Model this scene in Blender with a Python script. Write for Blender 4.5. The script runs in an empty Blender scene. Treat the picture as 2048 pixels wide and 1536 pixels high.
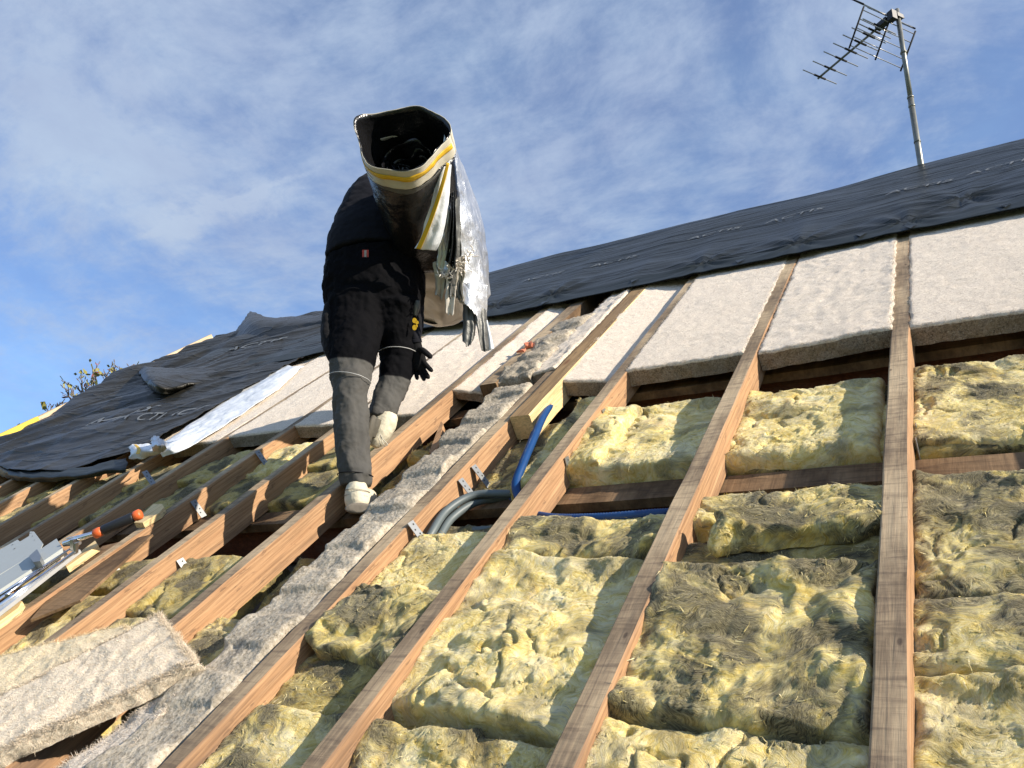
import bpy, bmesh, math, random
import numpy as np
from mathutils import Vector, Matrix
random.seed(4); RNG=np.random.default_rng(4)
SC=bpy.context.scene; COL=SC.collection
# ------------------------------------------------------------ frames
PITCH=math.radians(42)
cz_,sz_=math.cos(PITCH),math.sin(PITCH)
RM=Matrix(((1,0,0,0),(0,cz_,-sz_,0),(0,sz_,cz_,4.0),(0,0,0,1)))      # roof (u along the ridge, v up the slope, w out) -> world
# camera axes given in roof coordinates
CX=np.array([0.8558094,0.4132440,-0.3111587]); CY=np.array([0.1384630,0.3965683,0.9075029]); CZ=np.array([0.4984158,-0.8197335,0.2821679])
CAM=np.array([0.,0.,1.]); F=1573.04
UPV=np.array([0,sz_,cz_])
def P(px,py,w=0.):
    "point of the photograph on the roof layer at height w"
    r=(px-1024)*CX-(py-768)*CY-F*CZ
    t=(w-1.)/r[2]; return CAM+r*t
def at(px,py,d):
    "point of the photograph at distance d"
    return CAM+((px-1024)*CX-(py-768)*CY-F*CZ)*(d/F)
def W(p): return RM@Vector((float(p[0]),float(p[1]),float(p[2])))
# ------------------------------------------------------------ camera, sky, sun, exposure
cam=bpy.data.cameras.new('camera'); co=bpy.data.objects.new('camera',cam); COL.objects.link(co)
cam.sensor_width=36; cam.lens=F/2048*36; cam.clip_start=.05; cam.clip_end=6000
m=Matrix.Identity(4)
for i,ax in enumerate((CX,CY,CZ)):
    for j in range(3): m[j][i]=ax[j]
co.matrix_world=RM@Matrix.Translation(Vector(CAM))@m
SC.camera=co
sd=RM.to_3x3()@Vector((.86,.37,.345)); sd.normalize()
sun=bpy.data.lights.new('sun','SUN'); sun.energy=4.3; sun.angle=math.radians(.5); sun.color=(1,.90,.76)
so=bpy.data.objects.new('sun',sun); COL.objects.link(so); so.rotation_euler=sd.to_track_quat('Z','Y').to_euler(); so.location=(8,-3,12)
SC.view_settings.view_transform='Standard'; SC.view_settings.look='None'; SC.view_settings.exposure=.85; SC.view_settings.gamma=1
world=bpy.data.worlds.new('World'); SC.world=world; world.use_nodes=True
class NT:
    def __init__(s,t): s.t=t; s.n=t.nodes; s.l=t.links
    def new(s,ty,**k):
        x=s.n.new(ty)
        for a,b in k.items():
            if a.startswith('i_'): 
                key=a[2:]; key=int(key) if key.isdigit() else key.replace('_',' ')
                s.set(x.inputs[key],b)
            else: setattr(x,a,b)
        return x
    def set(s,inp,v):
        if isinstance(v,bpy.types.NodeSocket): s.l.new(v,inp)
        else: inp.default_value=v
    def math(s,op,a,b=0,c=None,clamp=False):
        x=s.n.new('ShaderNodeMath'); x.operation=op; x.use_clamp=clamp
        s.set(x.inputs[0],a); s.set(x.inputs[1],b)
        if c is not None: s.set(x.inputs[2],c)
        return x.outputs[0]
    def noise(s,vec,scale,detail=4,rough=.55,dist=0,out='Fac'):
        x=s.n.new('ShaderNodeTexNoise'); s.set(x.inputs['Vector'],vec); x.inputs['Scale'].default_value=scale
        x.inputs['Detail'].default_value=detail; x.inputs['Roughness'].default_value=rough; x.inputs['Distortion'].default_value=dist
        return x.outputs[out]
    def map(s,vec,scale=(1,1,1),rot=(0,0,0),loc=(0,0,0)):
        x=s.n.new('ShaderNodeMapping'); s.set(x.inputs['Vector'],vec)
        x.inputs['Scale'].default_value=scale; x.inputs['Rotation'].default_value=rot; x.inputs['Location'].default_value=loc
        return x.outputs[0]
    def ramp(s,fac,stops,interp='LINEAR'):
        x=s.n.new('ShaderNodeValToRGB'); s.set(x.inputs[0],fac); cr=x.color_ramp; cr.interpolation=interp
        while len(cr.elements)<len(stops): cr.elements.new(.5)
        for e,(p,c) in zip(cr.elements,stops):
            e.position=p; e.color=(c,c,c,1) if not hasattr(c,'__len__') else (*c,1)
        return x.outputs[0]
    def mix(s,f,a,b,mode='MIX'):
        x=s.n.new('ShaderNodeMix'); x.data_type='RGBA'; x.blend_type=mode
        s.set(x.inputs[0],f)
        for k,v in ((6,a),(7,b)):
            if hasattr(v,'__len__') and not isinstance(v,bpy.types.NodeSocket): v=(*v,1)[:4]
            s.set(x.inputs[k],v)
        return x.outputs[2]
w=NT(world.node_tree); w.n.clear()
sky=w.new('ShaderNodeTexSky',sky_type='NISHITA',sun_disc=False)
sky.sun_elevation=math.asin(sd.z); sky.sun_rotation=math.atan2(sd.x,sd.y); sky.altitude=300; sky.air_density=1.; sky.dust_density=.4; sky.ozone_density=2.5
tc=w.new('ShaderNodeTexCoord').outputs['Generated']
sep=w.new('ShaderNodeSeparateXYZ',i_0=tc)
zz=w.math('ADD',w.math('MAXIMUM',sep.outputs[2],0.),.30)
flat=w.new('ShaderNodeCombineXYZ',i_0=w.math('DIVIDE',sep.outputs[0],zz),i_1=w.math('DIVIDE',sep.outputs[1],zz),i_2=0.).outputs[0]
warp=w.noise(flat,1.2,3,.5,0,'Color')
wv=w.new('ShaderNodeVectorMath',operation='MULTIPLY_ADD'); w.set(wv.inputs[0],warp); wv.inputs[1].default_value=(.32,.32,0); w.set(wv.inputs[2],flat)
fw=wv.outputs[0]
big=w.noise(w.map(fw,(1,1,1),(0,0,.5),(3.1,1.7,0)),.85,5,.55)
band=w.noise(w.map(fw,(1.9,1.,1),(0,0,.55),(1.3,4.2,0)),1.7,6,.62)
fine=w.noise(w.map(fw,(1,1.5,1),(0,0,-.3),(7,2,0)),12.,8,.66,.1)
c=w.math('ADD',w.math('MULTIPLY',big,.95),w.math('MULTIPLY',band,.62))
c=w.math('ADD',c,w.math('MULTIPLY',fine,.52))
cl=w.ramp(c,[(.86,0.),(1.0,.42),(1.10,.68),(1.30,1.)]) if False else w.new('ShaderNodeMapRange',interpolation_type='SMOOTHSTEP',i_Value=c,i_From_Min=.88,i_From_Max=1.26).outputs[0]
# a thin contrail high on the left
skyc=w.mix(1,sky.outputs[0],(1.3,1.62,1.98),'MULTIPLY')
CLD=(4.7,5.75,7.6)
def wdir(px,py):
    r=RM.to_3x3()@Vector(((px-1024)*CX-(py-768)*CY-F*CZ)); r.normalize(); z=max(r.z,0)+.30; return Vector((r.x/z,r.y/z,0))
def streak(a,b,width,amp):
    A=wdir(*a);B=wdir(*b);L=(B-A).length; ang=math.atan2((B-A).y,(B-A).x)
    mp=w.new('ShaderNodeMapping',vector_type='TEXTURE'); w.set(mp.inputs[0],w.mix(.06,flat,fw)); mp.inputs[1].default_value=A; mp.inputs[2].default_value=(0,0,ang)
    s=w.new('ShaderNodeSeparateXYZ',i_0=mp.outputs[0])
    nz=w.noise(flat,9,4,.6)
    y=w.math('ABSOLUTE',w.math('ADD',s.outputs[1],w.math('MULTIPLY_ADD',nz,width*2.2,-width*1.1)))
    a_=w.new('ShaderNodeMapRange',interpolation_type='SMOOTHSTEP',i_Value=y,i_From_Min=width,i_From_Max=0.).outputs[0]
    m1=w.new('ShaderNodeMapRange',interpolation_type='SMOOTHSTEP',i_Value=s.outputs[0],i_From_Min=-.02,i_From_Max=L*.2).outputs[0]
    m2=w.new('ShaderNodeMapRange',interpolation_type='SMOOTHSTEP',i_Value=s.outputs[0],i_From_Min=L,i_From_Max=L*.6).outputs[0]
    return w.math('MULTIPLY',w.math('MULTIPLY',a_,m1),w.math('MULTIPLY',m2,w.math('MULTIPLY',nz,amp)))
st=w.math('MAXIMUM',streak((225,508),(760,300),.012,.62),streak((330,470),(730,350),.06,.5))
cl=w.math('MULTIPLY',cl,.92)
cl=w.math('MAXIMUM',w.math('MULTIPLY_ADD',cl,.72,.23),w.math('ADD',cl,st,clamp=True))
col=w.mix(cl,skyc,CLD)
cv=w.math('MULTIPLY_ADD',w.noise(fw,5.,6,.6),.5,.74); cvc=w.new('ShaderNodeCombineXYZ',i_0=cv,i_1=cv,i_2=w.math('MULTIPLY_ADD',cv,.6,.4)).outputs[0]
col=w.mix(1.,col,cvc,'MULTIPLY')
bg=w.new('ShaderNodeBackground',i_Color=col,i_Strength=.056)
out=w.new('ShaderNodeOutputWorld'); w.l.new(bg.outputs[0],out.inputs[0])
# ------------------------------------------------------------ numpy noise
_pr=np.random.default_rng(11); PERM=np.concatenate([_pr.permutation(256)]*2); GR=_pr.normal(size=(256,3)); GR/=np.linalg.norm(GR,axis=1)[:,None]
def pn(p):
    p=np.asarray(p,float); i=np.floor(p).astype(int); f=p-i; u=f*f*f*(f*(f*6-15)+10); i&=255; r=0
    for a in (0,1):
        for b in (0,1):
            for c in (0,1):
                h=PERM[(PERM[(PERM[(i[:,0]+a)&255]+i[:,1]+b)&255]+i[:,2]+c)&255]
                g=GR[h]; d=((f-np.array([a,b,c]))*g).sum(1)
                wgt=(u[:,0] if a else 1-u[:,0])*(u[:,1] if b else 1-u[:,1])*(u[:,2] if c else 1-u[:,2]); r=r+wgt*d
    return r*1.5
def fbm(p,o=4,g=.5,l=2.03):
    r=0;a=1.
    for k in range(o): r=r+a*pn(p*l**k+k*17.3); a*=g
    return r
def ridge(p,o=3,g=.5):
    r=0;a=1.
    for k in range(o): r=r+a*(1-2*np.abs(pn(p*2.1**k+k*9.1))); a*=g
    return r
def vnoise(p,o=2): return np.stack([fbm(p+s,o) for s in (0.,31.7,57.1)],1)
# ------------------------------------------------------------ materials
MATS={}
def material(name,fn,**k):
    mt=bpy.data.materials.new(name); mt.use_nodes=True; t=NT(mt.node_tree); b=t.n['Principled BSDF']; t.b=b; t.oc=t.new('ShaderNodeTexCoord').outputs['Object']
    fn(t,b,**k); MATS[name]=mt; return mt
def bump(t,h,strength=.5,dist=.01,prev=None):
    x=t.new('ShaderNodeBump',i_Height=h,i_Strength=strength,i_Distance=dist)
    if prev is not None: t.l.new(prev,x.inputs['Normal'])
    t.l.new(x.outputs[0],t.b.inputs['Normal']); return x.outputs[0]
def plain(t,b,c=(.5,.5,.5),r=.5,m=0.,var=.15,sc=20,bs=0,bd=.002,spec=.5):
    n=t.noise(t.oc,sc,4,.6)
    t.l.new(t.mix(n,tuple(x*(1-var) for x in c),tuple(min(1,x*(1+var)) for x in c)),b.inputs['Base Color'])
    b.inputs['Roughness'].default_value=r; b.inputs['Metallic'].default_value=m; b.inputs['Specular IOR Level'].default_value=spec
    if bs: bump(t,t.noise(t.oc,sc*4,4,.6),bs,bd)
def woodside(t,b,c1=(.34,.185,.092),c2=(.54,.34,.185),dark=.8):
    g=t.noise(t.map(t.oc,(22,1.6,60)),1.,6,.65,.6)
    g2=t.noise(t.map(t.oc,(60,5,150)),1.,4,.6)
    cc=t.ramp(g,[(.3,c1),(.55,tuple((a+b_)/2 for a,b_ in zip(c1,c2))),(.75,c2)])
    cc=t.mix(t.math('MULTIPLY',t.ramp(g2,[(.45,0.),(.65,1.)]),.5),cc,tuple(x*.5 for x in c1)); g3=t.noise(t.map(t.oc,(14,.7,34),(0,0,.02)),1.,5,.7,1.5); cc=t.mix(t.math('MULTIPLY',t.ramp(g3,[(.52,0.),(.58,1.),(.64,0.)]),.5),cc,tuple(x*.45 for x in c1))
    # knots
    v=t.new('ShaderNodeTexVoronoi',i_Vector=t.map(t.oc,(9,2.6,9)),i_Scale=1.,i_Randomness=1.)
    kn=t.ramp(v.outputs[0],[(.06,1.),(.11,.35),(.16,0.)])
    cc=t.mix(t.math('MULTIPLY',kn,.75),cc,(.16,.06,.03))
    st=t.noise(t.map(t.oc,(6,1.2,9)),1.,5,.6)
    cc=t.mix(t.math('MULTIPLY',t.ramp(st,[(.50,0.),(.66,1.)]),dark),cc,(.13,.085,.06)); sp_=t.noise(t.map(t.oc,(40,14,60)),1.,3,.6); cc=t.mix(t.math('MULTIPLY',t.ramp(sp_,[(.62,0.),(.68,1.)]),.5),cc,(.10,.06,.04))
    t.l.new(cc,b.inputs['Base Color']); b.inputs['Roughness'].default_value=.75; b.inputs['Specular IOR Level'].default_value=.25
    bump(t,t.math('ADD',g2,t.math('MULTIPLY',g,.6)),.35,.003)
def woodtop(t,b,tint=(1,1,1)):
    g=t.noise(t.map(t.oc,(70,3.,30)),1.,6,.65,.4)                      # grain along the timber
    s=t.noise(t.map(t.oc,(7,60,5)),1.,4,.6,.8)                        # saw marks across it
    big=t.noise(t.map(t.oc,(6,2.2,6)),1.,5,.65)
    T=lambda *c: tuple(a*b_ for a,b_ in zip(c,tint))
    cc=t.ramp(big,[(.28,T(.10,.072,.048)),(.42,T(.26,.19,.12)),(.55,T(.46,.345,.215)),(.7,T(.60,.46,.29))])
    cc=t.mix(t.math('MULTIPLY',t.ramp(s,[(.5,0.),(.66,1.)]),.5),cc,T(.10,.072,.055))
    cc=t.mix(t.math('MULTIPLY',t.ramp(g,[(.5,0.),(.7,1.)]),.45),cc,T(.12,.09,.07))
    v=t.new('ShaderNodeTexVoronoi',i_Vector=t.map(t.oc,(17,8,10)),i_Scale=1.,i_Randomness=1.)
    kn=t.ramp(v.outputs[0],[(.05,1.),(.1,0.)])
    cc=t.mix(t.math('MULTIPLY',kn,.7),cc,(.05,.035,.03))
    t.l.new(cc,b.inputs['Base Color']); b.inputs['Roughness'].default_value=.85; b.inputs['Specular IOR Level'].default_value=.2
    bump(t,t.math('ADD',t.math('MULTIPLY',s,.6),g),.55,.004)
def wool(t,b,dirt=.35,hue=(1,1,1)):
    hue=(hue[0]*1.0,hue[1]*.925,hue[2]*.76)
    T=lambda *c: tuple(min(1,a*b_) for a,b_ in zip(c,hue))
    def warpv(src,sc,amp,loc=(0,0,0)):
        x=t.new('ShaderNodeVectorMath',operation='MULTIPLY_ADD'); t.set(x.inputs[0],t.noise(t.map(src,(1,1,1),(0,0,0),loc),sc,3,.55,0,'Color')); x.inputs[1].default_value=(amp,amp,amp); t.set(x.inputs[2],src); return x.outputs[0]
    w1=warpv(t.oc,3.2,.42); w2=warpv(w1,14,.035,(3,1,2)); w3=warpv(t.oc,4.1,.40,(7,4,1)); w3=warpv(w3,17,.03)
    s1=t.noise(t.map(w2,(1,7,1.5)),15,7,.68,.2); s2=t.noise(t.map(w3,(6,1,1.5),(0,0,.5)),17,7,.7,.2)
    s3=t.noise(t.map(w2,(1,9,1),(0,0,.9)),48,5,.7); s4=t.noise(t.map(w3,(9,1,1)),52,5,.7)
    big=t.noise(w1,5.2,4,.6); soft=t.noise(w3,9,4,.55)
    lay=t.noise(t.oc,7,2,.5); k=t.ramp(lay,[(.44,0.),(.56,1.)]); st=t.mix(k,s1,s2); stf=t.mix(k,s3,s4)
    stv=t.new('ShaderNodeRGBToBW',i_0=st).outputs[0]; sfv=t.new('ShaderNodeRGBToBW',i_0=stf).outputs[0]
    cc=t.ramp(t.math('ADD',t.math('MULTIPLY',stv,.65),t.math('MULTIPLY',soft,.35)),[(.33,T(.46,.33,.07)),(.43,T(.74,.60,.20)),(.52,T(.88,.78,.40)),(.62,T(.95,.90,.66))])
    am=t.noise(w1,3.7,3,.6); cc=t.mix(t.math('MULTIPLY',t.ramp(am,[(.56,0.),(.68,1.)]),.45),cc,T(.62,.36,.07))
    wh=t.noise(w3,6.,5,.65); cc=t.mix(t.math('MULTIPLY',t.ramp(wh,[(.50,0.),(.62,1.)]),.5),cc,T(.82,.80,.66))
    cc=t.mix(t.math('MULTIPLY',t.ramp(sfv,[(.34,1.),(.46,0.)]),.42),cc,T(.34,.27,.09)); cc=t.mix(t.math('MULTIPLY',t.ramp(sfv,[(.54,0.),(.66,1.)]),.55),cc,T(.97,.94,.78))
    dn=t.ramp(t.math('ADD',t.math('MULTIPLY',big,.8),t.math('MULTIPLY',stv,.25)),[(.555-.12*dirt,0.),(.60-.11*dirt,.65),(.66-.11*dirt,1.)])
    dn=t.math('MULTIPLY',dn,min(1,dirt*1.9))
    cc=t.mix(dn,cc,t.mix(t.ramp(sfv,[(.40,0.),(.60,1.)]),T(.055,.050,.030),T(.33,.30,.20)))
    sp=t.new('ShaderNodeTexVoronoi',i_Vector=t.oc,i_Scale=20.,i_Randomness=1.)
    cc=t.mix(t.ramp(sp.outputs[0],[(.03,.9),(.05,0.)]),cc,(.05,.035,.02))
    t.l.new(cc,b.inputs['Base Color']); b.inputs['Roughness'].default_value=.92; b.inputs['Specular IOR Level'].default_value=.12
    b.inputs['Subsurface Weight'].default_value=.12; b.inputs['Subsurface Radius'].default_value=(.022,.017,.006); b.inputs['Subsurface Scale'].default_value=.5
    b.inputs['Sheen Weight'].default_value=.15
    n1=bump(t,stv,.6,.016); bump(t,sfv,.75,.006,n1)
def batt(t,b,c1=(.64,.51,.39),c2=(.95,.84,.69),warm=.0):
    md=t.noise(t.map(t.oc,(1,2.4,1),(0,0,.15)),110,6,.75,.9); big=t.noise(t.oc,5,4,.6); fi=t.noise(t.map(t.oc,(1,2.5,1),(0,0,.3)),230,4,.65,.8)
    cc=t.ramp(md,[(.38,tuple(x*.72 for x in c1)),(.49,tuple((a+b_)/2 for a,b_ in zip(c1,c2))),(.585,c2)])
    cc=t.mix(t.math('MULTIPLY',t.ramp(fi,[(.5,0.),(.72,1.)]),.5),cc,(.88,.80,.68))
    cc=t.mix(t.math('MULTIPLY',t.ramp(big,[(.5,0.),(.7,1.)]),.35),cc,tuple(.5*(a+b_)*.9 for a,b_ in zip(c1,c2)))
    if warm: cc=t.mix(warm,cc,(.95,.70,.42),'MULTIPLY')
    t.l.new(cc,b.inputs['Base Color']); b.inputs['Roughness'].default_value=.95; b.inputs['Specular IOR Level'].default_value=.1; b.inputs['Sheen Weight'].default_value=.2
    n1=bump(t,md,.9,.006); bump(t,fi,.6,.003,n1)
def membrane(t,b,c=(.020,.022,.020),r=.36,wr=1.):
    n=t.noise(t.map(t.oc,(1.4,9,3),(0,0,.08)),1.6,5,.6,.5); n2=t.noise(t.map(t.oc,(2,26,6),(0,0,-.1)),1.5,4,.6,.8); n3=t.noise(t.oc,9,4,.6)
    cc=t.mix(n3,tuple(x*.75 for x in c),tuple(x*1.5 for x in c)); t.l.new(cc,b.inputs['Base Color'])
    t.set(b.inputs['Roughness'],t.math('MULTIPLY_ADD',n3,.22,r-.1)); b.inputs['Specular IOR Level'].default_value=.32
    def crease(sc,rot,wd,d):
        q=t.noise(t.map(t.oc,(sc*.16,sc,sc*.5),(0,0,rot)),1.,3,.5,d); return t.math('POWER',t.math('SUBTRACT',1.,t.math('ABSOLUTE',t.math('MULTIPLY_ADD',q,2.,-1.))),wd)
    n1=bump(t,n,.30*wr,.03); n1=bump(t,crease(3.2,.08,30,.5),.75*wr,.010,n1); n1=bump(t,crease(6.,-.22,40,.6),.45*wr,.005,n1); n1=bump(t,crease(2.6,1.15,60,.4),.35*wr,.005,n1)
    n2_=bump(t,n2,.10*wr,.004,n1); bump(t,t.noise(t.oc,160,3,.6),.08,.001,n2_)
def foil(t,b,c=(.72,.73,.74),r=.33,m=.85,sc=1.,tan=0.):
    a=t.noise(t.map(t.oc,(1,1,.5)),26*sc,5,.65,1.0); v=t.new('ShaderNodeTexVoronoi',i_Vector=t.map(t.oc,(1,1,.6)),i_Scale=34*sc,i_Randomness=1.)
    cc=t.mix(a,tuple(x*.7 for x in c),c)
    t.l.new(cc,b.inputs['Base Color']); b.inputs['Metallic'].default_value=m; t.set(b.inputs['Roughness'],t.math('MULTIPLY_ADD',a,.3,r-.12))
    n1=bump(t,a,.55,.012); bump(t,v.outputs[0],.2,.006,n1)
def mortar(t,b,dk=1.12):
    n=t.noise(t.oc,24,6,.7); g=t.noise(t.oc,120,4,.75); big=t.noise(t.oc,5,4,.6)
    v=t.new('ShaderNodeTexVoronoi',i_Vector=t.oc,i_Scale=75.,i_Randomness=1.)
    cc=t.ramp(n,[(.3,(.20*dk,.17*dk,.13*dk)),(.5,(.35*dk,.30*dk,.225*dk)),(.72,(.50*dk,.44*dk,.34*dk))])
    cc=t.mix(t.math('MULTIPLY',t.ramp(g,[(.50,0.),(.62,1.)]),.6),cc,(.52*dk,.47*dk,.39*dk)); cc=t.mix(t.math('MULTIPLY',t.ramp(g,[(.34,1.),(.45,0.)]),.7),cc,(.10,.085,.065))
    cc=t.mix(t.math('MULTIPLY',t.ramp(big,[(.5,0.),(.7,1.)]),.3),cc,(.15,.13,.11))
    t.l.new(cc,b.inputs['Base Color']); b.inputs['Roughness'].default_value=.95; b.inputs['Specular IOR Level'].default_value=.15
    n1=bump(t,g,.6,.004); bump(t,v.outputs[0],.5,.004,n1)
def cloth(t,b,c=(.05,.05,.048),fold=1.):
    a=t.noise(t.map(t.oc,(1,1,1)),9,4,.55,.6); f=t.noise(t.oc,420,2,.5); cc=t.mix(a,tuple(x*.85 for x in c),tuple(x*1.2 for x in c))
    t.l.new(cc,b.inputs['Base Color']); b.inputs['Roughness'].default_value=.85; b.inputs['Specular IOR Level'].default_value=.2; b.inputs['Sheen Weight'].default_value=.02
    n1=bump(t,a,.35*fold,.02); bump(t,f,.15,.001,n1)
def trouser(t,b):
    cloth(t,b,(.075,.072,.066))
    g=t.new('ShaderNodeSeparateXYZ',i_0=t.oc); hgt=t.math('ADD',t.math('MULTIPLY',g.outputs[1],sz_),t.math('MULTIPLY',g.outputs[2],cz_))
    k=t.new('ShaderNodeMapRange',i_Value=hgt,i_From_Min=.585,i_From_Max=.592).outputs[0]  # near-black above the knee: the roll's shadow painted into the grey cloth
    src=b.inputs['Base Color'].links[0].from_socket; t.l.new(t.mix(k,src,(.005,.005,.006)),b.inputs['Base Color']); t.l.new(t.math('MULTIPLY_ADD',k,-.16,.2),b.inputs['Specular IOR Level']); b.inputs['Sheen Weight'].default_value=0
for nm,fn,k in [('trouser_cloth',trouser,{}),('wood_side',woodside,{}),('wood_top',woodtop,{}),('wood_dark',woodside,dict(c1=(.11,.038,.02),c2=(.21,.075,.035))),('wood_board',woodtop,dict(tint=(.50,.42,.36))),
  ('wood_pale',woodside,dict(c1=(.70,.50,.24),c2=(.85,.66,.36),dark=.08)),('wood_verge',woodside,dict(c1=(.62,.47,.30),c2=(.78,.64,.45),dark=.15)),('wood_new_top',woodside,dict(c1=(.30,.19,.09),c2=(.42,.28,.14),dark=.3)),
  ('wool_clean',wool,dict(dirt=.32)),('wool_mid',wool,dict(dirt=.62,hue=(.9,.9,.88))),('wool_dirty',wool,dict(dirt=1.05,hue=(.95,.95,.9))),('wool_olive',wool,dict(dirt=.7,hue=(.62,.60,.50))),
  ('batt',batt,{}),('batt_edge_shade',batt,dict(c1=(.17,.125,.085),c2=(.40,.315,.225))),('batt_yellow',batt,dict(c1=(.74,.55,.32),c2=(.97,.83,.55))),('batt_warm',batt,dict(c1=(.74,.57,.40),c2=(.98,.86,.66))),
  ('membrane',membrane,{}),('membrane_brown',membrane,dict(c=(.024,.022,.017),r=.37,wr=1.2)),('membrane_hem',membrane,dict(c=(.018,.023,.024),r=.5,wr=.3)),
  ('foil',foil,{}),('foil_tan',foil,dict(c=(.50,.45,.38),r=.40,m=.45,sc=.35)),('foil_dull',foil,dict(c=(.13,.13,.12),r=.45,m=.5)),
  ('mortar',mortar,{}),('cloth_grey',cloth,dict(c=(.062,.060,.056))),('cloth_black',cloth,dict(c=(.006,.006,.007))),('cloth_navy',cloth,dict(c=(.0045,.005,.009)))]:
    material(nm,fn,**k)
for nm,k in dict(print_grey=dict(c=(.17,.18,.185),r=.6),white_film=dict(c=(.74,.77,.80),r=.28,bs=.5,sc=9,bd=.006),cream_film=dict(c=(.52,.48,.38),r=.5,bs=.25,sc=14),yellow=dict(c=(.66,.40,.015),r=.5),yellow_tape=dict(c=(.72,.52,.05),r=.45),
   black_film=dict(c=(.008,.008,.009),r=.24,bs=.5,sc=8,bd=.01),zinc=dict(c=(.27,.28,.28),r=.4,m=.7),hole=dict(c=(.015,.015,.015),r=.9),steel=dict(c=(.40,.39,.37),r=.35,m=1.),chrome=dict(c=(.85,.85,.87),r=.12,m=1.),
   sheet_grey=dict(c=(.36,.385,.375),r=.5,var=.06),alu=dict(c=(.66,.67,.66),r=.35,m=.6),orange=dict(c=(.70,.13,.03),r=.45),rubber=dict(c=(.012,.013,.016),r=.5),blue_pipe=dict(c=(.006,.05,.17),r=.42),grey_pipe=dict(c=(.11,.135,.14),r=.5),
   shoe_white=dict(c=(.60,.54,.40),r=.7,bs=.4,sc=18,bd=.006),shoe_sole=dict(c=(.20,.17,.13),r=.8,bs=.3),shoe_dark=dict(c=(.09,.08,.06),r=.8),skin=dict(c=(.55,.29,.19),r=.55),hair=dict(c=(.05,.03,.02),r=.7),
   piping=dict(c=(.36,.36,.35),r=.5),red=dict(c=(.45,.05,.04),r=.5),brick=dict(c=(.62,.20,.11),r=.85,bs=.5,bd=.006),twig=dict(c=(.17,.135,.12),r=.85),leaf=dict(c=(.24,.22,.05),r=.7),leaf_red=dict(c=(.30,.08,.06),r=.7),
   ground=dict(c=(.07,.10,.035),r=.95,sc=.3),plaster=dict(c=(.35,.33,.30),r=.9),deck=dict(c=(.10,.08,.06),r=.9,sc=6),mast=dict(c=(.22,.22,.19),r=.4,m=.6,var=.5),fluff=dict(c=(.70,.64,.56),r=.95)).items():
    material(nm,plain,**k)
# ------------------------------------------------------------ objects
BASE={}
def thing(name,label,cat,base,group=None):
    o=bpy.data.objects.new(name,None); COL.objects.link(o); o.empty_display_size=.1
    base=np.asarray(base,float); o.matrix_world=RM@Matrix.Translation(Vector(base)); BASE[o]=base
    o['label']=label; o['category']=cat
    if group: o['group']=group
    return o
def tag(o,label=None,cat=None,group=None,kind=None):
    for k,v in (('label',label),('category',cat),('group',group),('kind',kind)):
        if v: o[k]=v
    return o
def mk(name,verts,faces,mats,parent=None,base=None,smooth=True,midx=None):
    verts=np.asarray(verts,float)
    if parent is not None: b=BASE[parent]
    else: b=np.asarray(base,float) if base is not None else np.array([verts[:,0].mean(),verts[:,1].mean(),verts[:,2].min()])
    me=bpy.data.meshes.new(name); me.from_pydata([tuple(x) for x in (verts-b).tolist()],[],[tuple(int(i) for i in f) for f in faces])
    if isinstance(mats,str): mats=[mats]
    for q in mats: me.materials.append(MATS[q])
    if midx is not None: me.polygons.foreach_set('material_index',np.asarray(midx,dtype=np.int32))
    if smooth: me.polygons.foreach_set('use_smooth',[True]*len(me.polygons))
    me.update()
    o=bpy.data.objects.new(name,me); COL.objects.link(o)
    if parent is not None: o.parent=parent; BASE[o]=b
    else: o.matrix_world=RM@Matrix.Translation(Vector(b)); BASE[o]=b
    return o
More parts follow.
